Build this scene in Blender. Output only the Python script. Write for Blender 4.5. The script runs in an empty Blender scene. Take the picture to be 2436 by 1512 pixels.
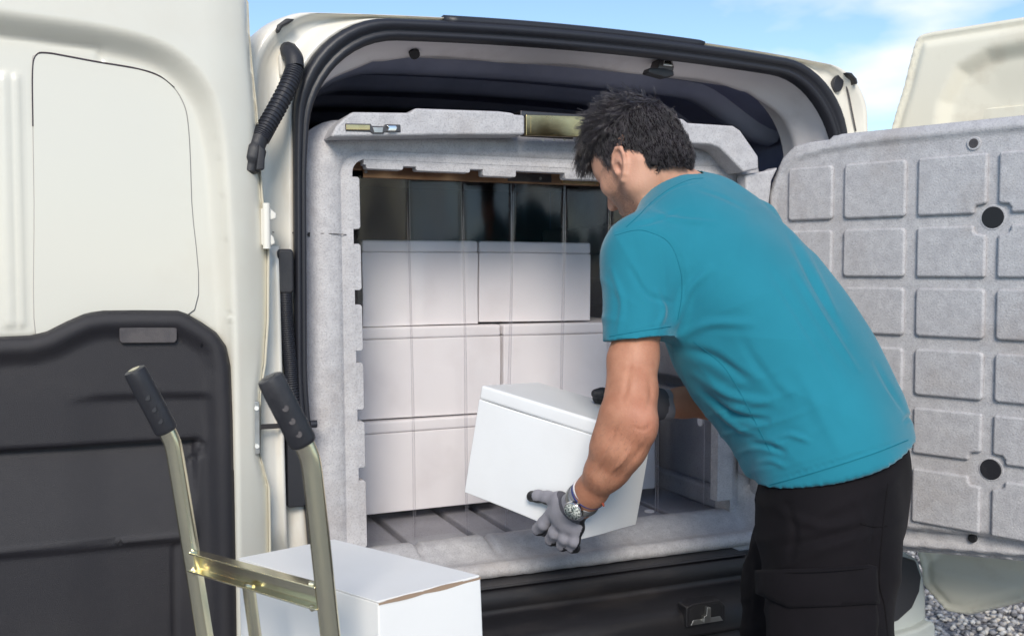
import bpy, bmesh, math, random
import numpy as np
from mathutils import Vector, Matrix
from mathutils.geometry import delaunay_2d_cdt

random.seed(7); RNG = np.random.default_rng(7)
S = bpy.context.scene
COL = S.collection
R = math.radians

# ------------------------------------------------------------------ camera
F_PX = 2400.0
YAW, PITCH = R(23), math.atan(116 / F_PX)
CAM = np.array([-1.11, -2.08, 1.28])
cam_d = bpy.data.cameras.new('camera'); cam = bpy.data.objects.new('camera', cam_d); COL.objects.link(cam)
cam.location = CAM; cam.rotation_euler = (R(90) - PITCH, 0, -YAW)
cam_d.sensor_fit = 'HORIZONTAL'; cam_d.sensor_width = 36; cam_d.lens = 36 * F_PX / 2436; cam_d.clip_end = 2000; cam_d.clip_start = .02
cam_d.dof.use_dof = True; cam_d.dof.focus_distance = 1.92; cam_d.dof.aperture_fstop = 7.5
S.camera = cam

# ------------------------------------------------------------------ sky, sun, exposure
SUN_AZ, SUN_EL = math.atan2(-.38, -.925), R(33)
W = bpy.data.worlds.new('World'); S.world = W; W.use_nodes = True
nt = W.node_tree; nt.nodes.clear()
def wn(t, **k):
    n = nt.nodes.new(t)
    for a, b in k.items(): setattr(n, a, b)
    return n
sky = wn('ShaderNodeTexSky', sky_type='NISHITA', sun_disc=False)
sky.sun_elevation = SUN_EL; sky.sun_rotation = SUN_AZ; sky.air_density = 1.0; sky.dust_density = .05; sky.ozone_density = 3.0
tc = wn('ShaderNodeTexCoord'); mp = wn('ShaderNodeMapping'); mp.inputs['Scale'].default_value = (1, 1, 2.6)
mp.inputs['Location'].default_value = (2.724, -5.312, 3.995)
nz = wn('ShaderNodeTexNoise'); nz.inputs['Scale'].default_value = 4.2; nz.inputs['Detail'].default_value = 7; nz.inputs['Roughness'].default_value = .48
rp = wn('ShaderNodeValToRGB'); rp.color_ramp.elements[0].position = .51; rp.color_ramp.elements[1].position = .68
mx = wn('ShaderNodeMixRGB'); mx.inputs[2].default_value = (6.0, 6.3, 6.7, 1)
bg = wn('ShaderNodeBackground'); bg.inputs['Strength'].default_value = .14; wo = wn('ShaderNodeOutputWorld')
nt.links.new(tc.outputs['Generated'], mp.inputs['Vector']); nt.links.new(mp.outputs[0], nz.inputs['Vector'])
nt.links.new(nz.outputs[0], rp.inputs[0]); nt.links.new(rp.outputs[0], mx.inputs[0])
nt.links.new(sky.outputs[0], mx.inputs[1]); nt.links.new(mx.outputs[0], bg.inputs['Color']); nt.links.new(bg.outputs[0], wo.inputs[0])
sun_d = bpy.data.lights.new('sun', 'SUN'); sun = bpy.data.objects.new('sun', sun_d); COL.objects.link(sun)
sun_d.energy = 2.6; sun_d.angle = R(22); sun_d.color = (1, .915, .80)
sdir = Vector((math.cos(SUN_EL) * math.sin(SUN_AZ), math.cos(SUN_EL) * math.cos(SUN_AZ), math.sin(SUN_EL)))
sun.rotation_euler = sdir.to_track_quat('Z', 'Y').to_euler(); sun.location = sdir * 20
vs = S.view_settings; vs.view_transform = 'Standard'; vs.look = 'None'; vs.exposure = 0.32; vs.gamma = 1; vs.use_curve_mapping = False
S.cycles.max_bounces = 8; S.cycles.transparent_max_bounces = 24; S.cycles.use_denoising = True
S.cycles.caustics_reflective = False; S.cycles.caustics_refractive = False

# ------------------------------------------------------------------ helpers: photo geometry
fwv = np.array([math.sin(YAW) * math.cos(PITCH), math.cos(YAW) * math.cos(PITCH), -math.sin(PITCH)])
rtv = np.array([math.cos(YAW), -math.sin(YAW), 0.]); upv = np.cross(rtv, fwv); fwh = np.array([math.sin(YAW), math.cos(YAW), 0.])
ZV = np.array([0, 0, 1.])
def ray(px, py): return fwv + (px - 1218) / F_PX * rtv - (py - 756) / F_PX * upv
def aty(px, py, y):                                   # the point of the plane y = const seen at a photo pixel
    d = ray(px, py); return CAM + d * (y - CAM[1]) / d[1]
def att(px, py, t): return CAM + ray(px, py) * t      # the point at distance t
def onp(px, py, o, n):
    d = ray(px, py); return CAM + d * ((np.asarray(o) - CAM) @ n) / (d @ n)
def xz(pts, y): return [tuple(aty(a, b, y)[[0, 2]]) for a, b in pts]
def pxo(P):
    D = P - CAM; t = D @ fwv
    return 1218 + F_PX * (D @ rtv) / t, 756 - F_PX * (D @ upv) / t
def vd(r, u, d): return r * rtv + u * ZV + d * fwh     # view-aligned direction: right, up, away
def unit(v): v = np.asarray(v, float); return v / np.linalg.norm(v)

# ------------------------------------------------------------------ helpers: objects
def tag(o, label=None, cat=None, group=None, kind=None):
    for k, v in (('label', label), ('category', cat), ('group', group), ('kind', kind)):
        if v: o[k] = v
    return o
def thing(name, label, cat, loc=(0, 0, 0), group=None):
    o = bpy.data.objects.new(name, None); COL.objects.link(o); o.location = loc; o.empty_display_size = .1
    return tag(o, label, cat, group)
def link(name, me, mat, parent=None, smooth=True, label=None):
    o = bpy.data.objects.new(name, me); COL.objects.link(o)
    for m in (mat if isinstance(mat, (list, tuple)) else [mat]): me.materials.append(m)
    if smooth: me.polygons.foreach_set('use_smooth', np.ones(len(me.polygons), bool))
    if parent:
        o.parent = parent
        if parent.type == 'EMPTY': o.matrix_parent_inverse = Matrix.Translation(-parent.location)
    if label: o['label'] = label
    return o
def mesh(verts, faces):
    me = bpy.data.meshes.new('mesh'); me.from_pydata([tuple(v) for v in verts], [], [tuple(f) for f in faces]); me.update(); return me
def fastmesh(V, Q):                                   # numpy verts, quads or tris
    me = bpy.data.meshes.new('mesh'); n = Q.shape[1]
    me.vertices.add(len(V)); me.vertices.foreach_set('co', np.ascontiguousarray(V, np.float32).ravel())
    me.loops.add(Q.size); me.loops.foreach_set('vertex_index', np.ascontiguousarray(Q, np.int32).ravel())
    me.polygons.add(len(Q)); me.polygons.foreach_set('loop_start', np.arange(0, Q.size, n, dtype=np.int32))
    me.update(calc_edges=True); me.validate(); return me
def fixn(me):
    b = bmesh.new(); b.from_mesh(me); bmesh.ops.recalc_face_normals(b, faces=b.faces); b.to_mesh(me); b.free(); return me
def bev(o, w, seg=2, ang=35):
    m = o.modifiers.new('bevel', 'BEVEL'); m.width = w; m.segments = seg; m.limit_method = 'ANGLE'; m.angle_limit = R(ang)
    m.harden_normals = False
    w_ = o.modifiers.new('normals', 'WEIGHTED_NORMAL'); w_.keep_sharp = True
    return o
def box(name, lo, hi, mat, parent=None, b=.004, seg=2, label=None):
    x0, y0, z0 = lo; x1, y1, z1 = hi
    v = [(x0,y0,z0),(x1,y0,z0),(x1,y1,z0),(x0,y1,z0),(x0,y0,z1),(x1,y0,z1),(x1,y1,z1),(x0,y1,z1)]
    f = [(3,2,1,0),(4,5,6,7),(0,1,5,4),(1,2,6,5),(2,3,7,6),(3,0,4,7)]
    o = link(name, mesh(v, f), mat, parent, label=label)
    return bev(o, b, seg) if b else o
def obox(name, c, ax, dims, mat, parent=None, b=.004, seg=2, label=None):   # box with its own axes
    ax = [unit(a) for a in ax]; v = []
    for k in (-1, 1):
        for i, j in ((-1, -1), (1, -1), (1, 1), (-1, 1)):
            v.append(np.asarray(c) + ax[0] * i * dims[0] / 2 + ax[1] * j * dims[1] / 2 + ax[2] * k * dims[2] / 2)
    f = [(3,2,1,0),(4,5,6,7),(0,1,5,4),(1,2,6,5),(2,3,7,6),(3,0,4,7)]
    o = link(name, fixn(mesh(v, f)), mat, parent, label=label)
    return bev(o, b, seg) if b else o
def soft_box(name, c, ax, dims, mat, parent=None, b=.004, seed=0, bulge=.0025, n=9):
    """a carton: subdivided faces that bow a little and are not quite flat"""
    ax = np.stack([unit(a) for a in ax]); d = np.asarray(dims, float) / 2; r = np.random.default_rng(seed); V = []; Fc = []; idx = {}
    ph = r.uniform(0, 6.28, (3, 4)); 
    for k in range(3):
        i, j = (k + 1) % 3, (k + 2) % 3
        for s in (-1, 1):
            for a in range(n):
                for q in range(n):
                    f = []
                    for da, dq in ((0, 0), (1, 0), (1, 1), (0, 1)):
                        p = [0, 0, 0]; p[k] = s * n; p[i] = 2 * (a + da) - n; p[j] = 2 * (q + dq) - n; key = tuple(p)
                        if key not in idx:
                            u = np.array(p, float) / n; w = u * d; m = (1 - u ** 2)
                            for kk in range(3):
                                o1, o2 = (kk + 1) % 3, (kk + 2) % 3
                                if abs(abs(u[kk]) - 1) < 1e-6: w[kk] += np.sign(u[kk]) * (bulge * m[o1] * m[o2] * (.4 + .6 * math.sin(ph[kk, 0])) + .0007 * math.sin(3 * u[o1] + ph[kk, 1]) * math.sin(2.5 * u[o2] + ph[kk, 2]))
                            idx[key] = len(V); V.append(np.asarray(c) + w @ ax)
                        f.append(idx[key])
                    Fc.append(tuple(f if s > 0 else f[::-1]))
    o = link(name, fixn(mesh(V, Fc)), mat, parent)
    return bev(o, b, 2, 40) if b else o
def prism(name, poly, fr, d0, d1, mat, parent=None, b=.003, seg=2, label=None, ang=35):
    """poly (s,t) in frame fr=(origin, sdir, tdir, ndir) extruded from d0 to d1 along n"""
    o0, a, c, n = [np.asarray(q, float) for q in fr]; k = len(poly)
    v = [o0 + a * s + c * t + n * d0 for s, t in poly] + [o0 + a * s + c * t + n * d1 for s, t in poly]
    f = [tuple(range(k)), tuple(range(2 * k - 1, k - 1, -1))] + [(i, (i + 1) % k, k + (i + 1) % k, k + i) for i in range(k)]
    o = link(name, fixn(mesh(v, f)), mat, parent, label=label)
    return bev(o, b, seg, ang) if b else o
XZ = ((0, 0, 0), (1, 0, 0), (0, 0, 1), (0, -1, 0))     # frame facing the camera side: n = -y
def catmull(P, n=8, closed=False):
    P = [np.asarray(p, float) for p in P]; out = []
    m = len(P)
    for i in range(m if closed else m - 1):
        p1, p2 = P[i], P[(i + 1) % m]
        p0 = P[i - 1] if (i > 0 or closed) else 2 * p1 - p2
        p3 = P[(i + 2) % m] if (i + 2 < m or closed) else 2 * p2 - p1
        for k in range(n):
            t = k / n
            out.append(.5 * (2 * p1 + (p2 - p0) * t + (2 * p0 - 5 * p1 + 4 * p2 - p3) * t * t + (3 * p1 - p0 - 3 * p2 + p3) * t ** 3))
    if not closed: out.append(P[-1])
    return out
def tube(name, path, rad, mat, parent=None, n=14, caps=True, label=None, flat=1.0):
    P = [np.asarray(p, float) for p in path]; m = len(P); rs = rad if hasattr(rad, '__len__') else [rad] * m
    v = []; f = []; ref = None
    for i in range(m):
        t = unit(P[min(i + 1, m - 1)] - P[max(i - 1, 0)])
        if ref is None: ref = np.array([0, 0, 1.]) if abs(t[2]) < .9 else np.array([1., 0, 0])
        a = unit(np.cross(t, ref)); bb = np.cross(t, a); ref = -bb if False else np.cross(a, t)
        for k in range(n):
            th = 2 * math.pi * k / n
            v.append(P[i] + (a * math.cos(th) + bb * math.sin(th) * flat) * rs[i])
    for i in range(m - 1):
        for k in range(n): f.append((i * n + k, i * n + (k + 1) % n, (i + 1) * n + (k + 1) % n, (i + 1) * n + k))
    if caps: f += [tuple(range(n)), tuple(range(m * n - 1, (m - 1) * n - 1, -1))]
    o = link(name, fixn(mesh(v, f)), mat, parent, label=label)
    if caps:
        e = o.modifiers.new('edge', 'EDGE_SPLIT'); e.split_angle = R(50)
    return o
def loft(name, secs, mat, parent=None, closed=False, label=None, cap=False):
    n = len(secs[0]); v = [p for s in secs for p in s]; f = []
    for i in range(len(secs) - 1):
        for k in range(n if closed else n - 1):
            k2 = (k + 1) % n; f.append((i * n + k, i * n + k2, (i + 1) * n + k2, (i + 1) * n + k))
    if cap: f += [tuple(range(n)), tuple(range((len(secs) - 1) * n, len(secs) * n))]
    return link(name, fixn(mesh(v, f)), mat, parent, label=label)
def upath(pts, rad, ns=14, na=12):                    # polyline with filleted corners, always the same sample count
    pts = [np.asarray(p, float) for p in pts]; out = []; last = pts[0]
    for i in range(1, len(pts) - 1):
        p, r = pts[i], rad[i - 1]; a = unit(pts[i - 1] - p); c = unit(pts[i + 1] - p)
        th = math.acos(max(-1, min(1, a @ c))); dl = r / math.tan(th / 2)
        t0, t1 = p + a * dl, p + c * dl; ce = p + unit(a + c) * r / math.sin(th / 2)
        for k in range(ns): out.append(last + (t0 - last) * k / ns)
        v0, v1 = unit(t0 - ce), unit(t1 - ce); om = math.acos(max(-1, min(1, v0 @ v1)))
        for k in range(na): out.append(ce + r * (math.sin((1 - k / na) * om) * v0 + math.sin(k / na * om) * v1) / math.sin(om))
        last = t1
    for k in range(ns + 1): out.append(last + (pts[-1] - last) * k / ns)
    return np.array(out)
def rrect(x0, x1, z0, z1, r, n=5):
    out = []
    for cx, cz, a0 in ((x1 - r, z1 - r, 0), (x0 + r, z1 - r, 90), (x0 + r, z0 + r, 180), (x1 - r, z0 + r, 270)):
        for k in range(n + 1):
            a = R(a0 + 90 * k / n); out.append((cx + r * math.cos(a), cz + r * math.sin(a)))
    return out
def seg_dist(P, poly, closed=False):
    P = np.asarray(P, float); A = np.asarray(poly, float)
    B = np.roll(A, -1, 0) if closed else A[1:]
    if not closed: A = A[:-1]
    best = np.full(len(P), 1e9)
    for a, b in zip(A, B):
        ab = b - a; h = np.clip(((P - a) @ ab) / (ab @ ab + 1e-12), 0, 1)
        best = np.minimum(best, np.linalg.norm(P - a - h[:, None] * ab, axis=1))
    return best
def inside(P, poly):
    P = np.asarray(P); x, y = P[:, 0], P[:, 1]; c = np.zeros(len(P), bool); A = np.asarray(poly); j = len(A) - 1
    for i in range(len(A)):
        xi, yi = A[i]; xj, yj = A[j]
        if yi != yj: c ^= ((yi > y) != (yj > y)) & (x < (xj - xi) * (y - yi) / (yj - yi) + xi)
        j = i
    return c
def sstep(a, b, x):
    t = np.clip((x - a) / (b - a), 0, 1); return t * t * (3 - 2 * t)
def resample(poly, step):
    out = []; A = [np.asarray(p, float) for p in poly]
    for i in range(len(A)):
        a, b = A[i], A[(i + 1) % len(A)]; k = max(1, int(np.linalg.norm(b - a) / step))
        for q in range(k): out.append(a + (b - a) * q / k)
    return np.array(out)
def relief(name, poly, fr, step, hfun, mat, parent=None, back=.03, label=None, round_=.008):
    """pressed sheet: polygon (s,t) meshed finely, hfun(pts, edge distance) gives the height along n, with a skirt to -back"""
    o0, a, c, n = [np.asarray(q, float) for q in fr]
    B = resample(poly, step); lo, hi = B.min(0), B.max(0)
    gs = np.arange(lo[0], hi[0], step); gt = np.arange(lo[1], hi[1], step)
    G = np.array(np.meshgrid(gs, gt)).reshape(2, -1).T; G = G + RNG.uniform(-.05, .05, G.shape) * step
    G = G[inside(G, B)]; G = G[seg_dist(G, B, True) > step * .55]
    extra = [B + 0]
    pts = np.vstack([B, G]); k = len(B)
    r = delaunay_2d_cdt([Vector(p) for p in pts], [(i, (i + 1) % k) for i in range(k)], [], 1, 1e-6)
    P2 = np.array([tuple(p) for p in r[0]]); ed = seg_dist(P2, B, True)
    h = hfun(P2, ed); h = h - round_ * (1 - np.sqrt(np.clip(1 - (1 - np.clip(ed / round_, 0, 1)) ** 2, 0, 1)))
    V = o0 + P2[:, :1] * a + P2[:, 1:] * c + h[:, None] * n
    faces = [tuple(f) for f in r[2]]
    e = {}
    for f in faces:
        for i in range(len(f)):
            q = (f[i], f[(i + 1) % len(f)]); e[q] = 1
    rim = [q for q in e if (q[1], q[0]) not in e]; V = list(V); idx = {}
    for q in rim:
        for w in q:
            if w not in idx:
                idx[w] = len(V); V.append(o0 + P2[w, 0] * a + P2[w, 1] * c - back * n)
    faces += [(q[1], q[0], idx[q[0]], idx[q[1]]) for q in rim]
    return link(name, fixn(mesh(V, faces)), mat, parent, label=label)

# ------------------------------------------------------------------ materials
def mat(name, col, rough=.5, metal=0., col2=None, nscale=6., nlo=.4, nhi=.7, bump=0., bscale=200., coat=0., speck=None, spec=.5,
        dirt=None, dscale=3., rvar=0., sheen=0., stretch=None, sss=0.):
    m = bpy.data.materials.new(name); m.use_nodes = True; t = m.node_tree; N = t.nodes; L = t.links
    b = N['Principled BSDF']; b.inputs['Roughness'].default_value = rough; b.inputs['Metallic'].default_value = metal
    b.inputs['Specular IOR Level'].default_value = spec; b.inputs['Coat Weight'].default_value = coat; b.inputs['Coat Roughness'].default_value = .08
    if sheen: b.inputs['Sheen Weight'].default_value = sheen; b.inputs['Sheen Roughness'].default_value = .4
    if sss:
        b.inputs['Subsurface Weight'].default_value = sss; b.inputs['Subsurface Radius'].default_value = (.9, .35, .2); b.inputs['Subsurface Scale'].default_value = .006
    tc = N.new('ShaderNodeTexCoord'); src = tc.outputs['Object']
    if stretch:
        mp = N.new('ShaderNodeMapping'); mp.inputs['Scale'].default_value = stretch; L.new(src, mp.inputs[0]); src = mp.outputs[0]
    def noise(sc, det=4, ro=.55):
        n = N.new('ShaderNodeTexNoise'); n.inputs['Scale'].default_value = sc; n.inputs['Detail'].default_value = det; n.inputs['Roughness'].default_value = ro
        L.new(src, n.inputs['Vector']); return n.outputs[0]
    def ramp(s, lo, hi):
        r = N.new('ShaderNodeMapRange'); r.inputs[1].default_value = lo; r.inputs[2].default_value = hi; r.clamp = True; L.new(s, r.inputs[0]); return r.outputs[0]
    def mix(f, a, c, fac=1.):
        x = N.new('ShaderNodeMix'); x.data_type = 'RGBA'
        if fac != 1.:
            q = N.new('ShaderNodeMath'); q.operation = 'MULTIPLY'; q.inputs[1].default_value = fac; L.new(f, q.inputs[0]); f = q.outputs[0]
        L.new(f, x.inputs[0])
        for i, v in ((6, a), (7, c)):
            if isinstance(v, tuple): x.inputs[i].default_value = (*v, 1)
            else: L.new(v, x.inputs[i])
        return x.outputs[2]
    c = tuple(col)
    if col2: c = mix(ramp(noise(nscale), nlo, nhi), c, tuple(col2))
    if speck: c = mix(ramp(noise(speck[1], 2, .6), speck[2], speck[3]), c, tuple(speck[0]), speck[4])
    if dirt: c = mix(ramp(noise(dscale, 6, .62), .52, .75), c, tuple(dirt[:3]), dirt[3])
    if isinstance(c, tuple): b.inputs['Base Color'].default_value = (*c, 1)
    else: L.new(c, b.inputs['Base Color'])
    if rvar:
        r = N.new('ShaderNodeMapRange'); r.inputs[3].default_value = max(0, rough - rvar); r.inputs[4].default_value = min(1, rough + rvar)
        L.new(noise(nscale * 1.7, 5), r.inputs[0]); L.new(r.outputs[0], b.inputs['Roughness'])
    if bump:
        bn = N.new('ShaderNodeBump'); bn.inputs['Strength'].default_value = bump; bn.inputs['Distance'].default_value = .002
        L.new(noise(bscale, 3), bn.inputs['Height']); L.new(bn.outputs[0], b.inputs['Normal'])
    return m
M = {}
M['silver'] = mat('silver_bumper_paint', (.42, .45, .43), .35, coat=.4, dirt=(.2, .19, .17, .3), dscale=6)
M['paint'] = mat('van_paint', (.68, .66, .575), .32, coat=.5, dirt=(.50, .40, .28, .22), dscale=2.2, rvar=.06)
M['paint_old'] = mat('van_paint_worn', (.78, .75, .67), .36, coat=.3, dirt=(.42, .30, .19, .38), dscale=9, rvar=.1, stretch=(1, 1, .4))
M['door_inner'] = mat('warm_cream_paint', (.80, .76, .63), .55, dirt=(.45, .34, .22, .35), dscale=8, spec=.3)  # warmer cream without coat, for the right rear door alone
M['flange'] = mat('flange_paint', (.84, .80, .80), .35, coat=.2, dirt=(.35, .28, .26, .3), dscale=7)
M['rubber'] = mat('black_rubber', (.018, .019, .026), .45, bump=.15, bscale=300, rvar=.08)
M['blackplastic'] = mat('black_plastic', (.022, .022, .026), .42, bump=.3, bscale=900, dirt=(.07, .065, .06, .35), dscale=5, rvar=.1)
M['bumper'] = mat('bumper_plastic', (.013, .0125, .015), .38, bump=.3, bscale=700, dirt=(.10, .085, .075, .35), dscale=6, rvar=.12, stretch=(.5, 1, 2))
M['trim'] = mat('door_trim_plastic', (.0155, .014, .0175), .46, bump=.5, bscale=1100, dirt=(.040, .035, .035, .35), dscale=3.5, rvar=.06)
M['plate'] = mat('worn_plate', (.085, .075, .075), .5, col2=(.05, .045, .05), nscale=40, bump=.4, bscale=600)
M['ceiling'] = mat('interior_metal_shaded', (.24, .26, .40), .4, col2=(.17, .185, .31), nscale=6, bump=.2, bscale=60)  # gloom of the unlit interior put into the colour of white-painted metal
M['bow'] = mat('roof_bow_lightened', (.42, .45, .58), .35, col2=(.33, .36, .48), nscale=8)  # ceiling metal coloured paler, painting in contrast that the dim light lacks
M['cavity'] = mat('cavity_shade', (.045, .044, .052), .6, col2=(.03, .03, .036), nscale=5)  # same grey plastic, coloured dark to paint the shade inside
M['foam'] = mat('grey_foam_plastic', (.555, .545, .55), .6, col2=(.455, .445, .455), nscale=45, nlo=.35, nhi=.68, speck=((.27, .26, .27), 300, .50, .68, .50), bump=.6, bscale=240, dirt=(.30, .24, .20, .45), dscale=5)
M['foam_shade'] = mat('grey_foam_shaded', (.34, .34, .37), .6, col2=(.28, .28, .31), nscale=9, speck=((.1, .1, .11), 220, .56, .72, .6), bump=.3, bscale=300)  # darker copy of the foam, interior shading put into the colour
M['brass'] = mat('brass', (.62, .47, .24), .24, 1., col2=(.40, .27, .12), nscale=18, rvar=.1)
M['copper'] = mat('bronze_rail', (.42, .26, .16), .33, 1., col2=(.24, .12, .07), nscale=9, rvar=.1)
M['steel'] = mat('zinc_steel', (.50, .50, .48), .42, 1., col2=(.4, .38, .35), nscale=30, rvar=.1)
M['darksteel'] = mat('dark_steel', (.12, .11, .11), .4, 1.)
M['chrome'] = mat('polished_steel', (.75, .74, .72), .16, 1.)
M['hole'] = mat('dark_hole', (.012, .012, .014), .6)
M['gapline'] = mat('seam_shadow_gap', (.40, .38, .36), .7); M['sealant'] = mat('dark_sealant', (.06, .045, .055), .6)
M['card'] = mat('white_cardboard', (.90, .88, .88), .5, col2=(.87, .845, .85), nscale=3, bump=.15, bscale=120, dirt=(.62, .57, .55, .25), dscale=6)
M['card2'] = mat('white_glossy_cardboard', (.90, .895, .87), .45, col2=(.87, .86, .83), nscale=4, bump=.12, bscale=90)
M['kraft'] = mat('brown_board_edge', (.36, .25, .17), .8)
M['foamwhite'] = mat('white_insulating_foam', (.86, .865, .86), .38, col2=(.82, .82, .81), nscale=5, bump=.1, bscale=150, coat=.1)
M['zinc'] = mat('yellow_zinc_tube', (.80, .74, .52), .24, 1., col2=(.66, .50, .42), nscale=9, nlo=.45, nhi=.75, rvar=.1, stretch=(1, 1, .35), dirt=(.42, .55, .38, .5), dscale=14)
M['grip'] = mat('grip_rubber', (.022, .022, .026), .42, bump=.2, bscale=500, dirt=(.09, .085, .085, .5), dscale=16, rvar=.1)
# ================================================================== ground
def build_ground():
    g = bpy.data.materials.new('gravel_bed'); g.use_nodes = True; t = g.node_tree; N = t.nodes; L = t.links
    b = N['Principled BSDF']; b.inputs['Roughness'].default_value = .85
    tc = N.new('ShaderNodeTexCoord'); v = N.new('ShaderNodeTexVoronoi'); v.inputs['Scale'].default_value = 55; L.new(tc.outputs['Object'], v.inputs[0])
    r = N.new('ShaderNodeValToRGB'); r.color_ramp.elements[0].color = (.10, .10, .12, 1); r.color_ramp.elements[1].color = (.45, .44, .44, 1)
    sp = N.new('ShaderNodeSeparateColor'); L.new(v.outputs['Color'], sp.inputs[0]); L.new(sp.outputs[0], r.inputs[0]); L.new(r.outputs[0], b.inputs['Base Color'])
    bn = N.new('ShaderNodeBump'); bn.inputs['Distance'].default_value = .02; L.new(v.outputs['Distance'], bn.inputs['Height']); bn.invert = True; L.new(bn.outputs[0], b.inputs['Normal'])
    o = link('ground', mesh([(-400, -400, 0), (400, -400, 0), (400, 400, 0), (-400, 400, 0)], [(0, 1, 2, 3)]), g, smooth=False); o['kind'] = 'structure'
    # loose stones where the gravel is in view
    st = bpy.data.materials.new('gravel_stone'); st.use_nodes = True; t = st.node_tree; N = t.nodes; L = t.links; b = N['Principled BSDF']; b.inputs['Roughness'].default_value = .8
    at = N.new('ShaderNodeAttribute'); at.attribute_name = 'tone'; r = N.new('ShaderNodeValToRGB')
    e = r.color_ramp.elements; e[0].color = (.12, .12, .13, 1); e[1].color = (.75, .73, .70, 1)
    for p, c in ((.35, (.32, .31, .32, 1)), (.6, (.48, .47, .46, 1)), (.8, (.58, .53, .46, 1))): q = r.color_ramp.elements.new(p); q.color = c
    L.new(at.outputs['Fac'], r.inputs[0]); L.new(r.outputs[0], b.inputs['Base Color'])
    bm = bmesh.new(); bmesh.ops.create_icosphere(bm, subdivisions=1, radius=1); base = np.array([v.co for v in bm.verts]); tri = np.array([[v.index for v in f.verts] for f in bm.faces]); bm.free()
    n = 26000; d = RNG.uniform(2.7, 6.2, n); ang = RNG.uniform(R(23 - 8), R(23 + 40), n)
    cx = CAM[0] + d * np.sin(ang); cy = CAM[1] + d * np.cos(ang)
    sz = RNG.uniform(.006, .0145, n)
    Vv = base[None] * RNG.uniform(.6, 1.35, (n, len(base), 1)) * (sz[:, None] * RNG.uniform(.6, 1.2, (n, 3)))[:, None, :]
    a = RNG.uniform(0, 6.28, n); c, s = np.cos(a)[:, None], np.sin(a)[:, None]
    X = Vv[:, :, 0] * c - Vv[:, :, 1] * s + cx[:, None]; Y = Vv[:, :, 0] * s + Vv[:, :, 1] * c + cy[:, None]
    Z = Vv[:, :, 2] * .8 + RNG.uniform(.001, .012, n)[:, None]
    V3 = np.stack([X, Y, Z], -1).reshape(-1, 3); T = (tri[None] + (np.arange(n) * len(base))[:, None, None]).reshape(-1, 3)
    me = fastmesh(V3, T); at = me.attributes.new('tone', 'FLOAT', 'POINT'); at.data.foreach_set('value', np.repeat(RNG.uniform(0, 1, n), len(base)).astype(np.float32))
    o = link('gravel', me, st, smooth=False); tag(o, 'loose grey and beige gravel lying beyond the van', 'gravel', kind='stuff')
build_ground()

# ================================================================== van
van = thing('delivery_van', 'white delivery van seen from behind with both rear doors open', 'van', (0, .6, 0))
def lift(P, y):                                        # x,z path at depth y, with the crowned roof
    P = np.asarray(P); z = P[:, 1] + .036 * np.clip(1 - (P[:, 0] / .78) ** 2, 0, 1) * sstep(1.3, 1.75, P[:, 1])
    return np.stack([P[:, 0], np.full(len(P), y) if np.isscalar(y) else y, z], 1)
def outer(i=0.): return upath([(-.885 + i, .30), (-.865 + i, .95), (-.815 + i, 1.805 - i * .30), (.815 - i, 1.805 - i * .30), (.865 - i, .95), (.885 - i, .30)], [.9, .125, .125, .9])
def sealp(i): return upath([(-.680 + i, .60), (-.712 + i, 1.05), (-.708 + i, 1.783 - i), (.708 - i, 1.783 - i), (.712 - i, 1.05), (.680 - i, .60)], [1.2, .20 - i * .4, .20 - i * .4, 1.2])
front = [lift(outer(), 3.4), lift(outer(), .5), lift(outer(.002), .18), lift(outer(.010), .07), lift(outer(.022), .022), lift(outer(.036), .008)]
so = sealp(-.004); oo = outer(.036)
def blend(a, b, f): return a + (b - a) * f
rearface = [lift(blend(oo, so, .12), .012), lift(blend(oo, so, .24), .030), lift(blend(oo, so, .5), .036), lift(blend(oo, so, .8), .022), lift(blend(oo, so, .93), .010), lift(so, .008), lift(sealp(.006), .03)]
loft('body_shell', front + rearface, M['paint_old'], van)
def sl(i, y):                                          # the strip is slimmer down the sides than along the roof
    a, b = lift(sealp(i * .62), y * .7), lift(sealp(i), y); w = sstep(1.45, 1.72, b[:, 2])[:, None]; return a + (b - a) * w
loft('weatherstrip', [sl(-.002, .012), sl(-.001, -.008), sl(.005, -.019), sl(.013, -.021), sl(.020, -.014), sl(.023, -.006), sl(.026, -.010), sl(.033, -.011), sl(.038, -.004), sl(.039, .02)], M['rubber'], van)
# inner flange of the opening, pressed steel with a wavy lower edge and gussets
fi = sealp(.030); k = len(fi); gx = fi[:, 0]
gus = .030 * np.exp(-((np.abs(gx) - .56) / .07) ** 2) + .010 * np.sin(gx * 9.0) ** 2 * (np.abs(gx) < .5)
topm = sstep(1.55, 1.7, fi[:, 1])
def fl(i, y, g=0., dy=0.):
    P = sealp(i).copy(); P[:, 1] -= g * gus * topm; Q = lift(P, y); Q[:, 1] += dy * topm * (1 - sstep(.3, .62, np.abs(gx))); return Q
loft('opening_flange', [fl(.022, .0), fl(.028, .035), fl(.030, .080), fl(.034, .10, .1), fl(.040, .12, .35), fl(.043, .130, .6), fl(.045, .142, .7), fl(.041, .155, .5), fl(.038, .20, 0)], M['flange'], van)
for px, py in ((985, 126), (1739, 171), (1858, 222)):
    c = aty(px, py, .115); tube('flange_hole', [c + [0, -.006, -.006], c + [0, .004, .004]], .012 if px < 1700 else .008, M['hole'], van, n=12)
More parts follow.
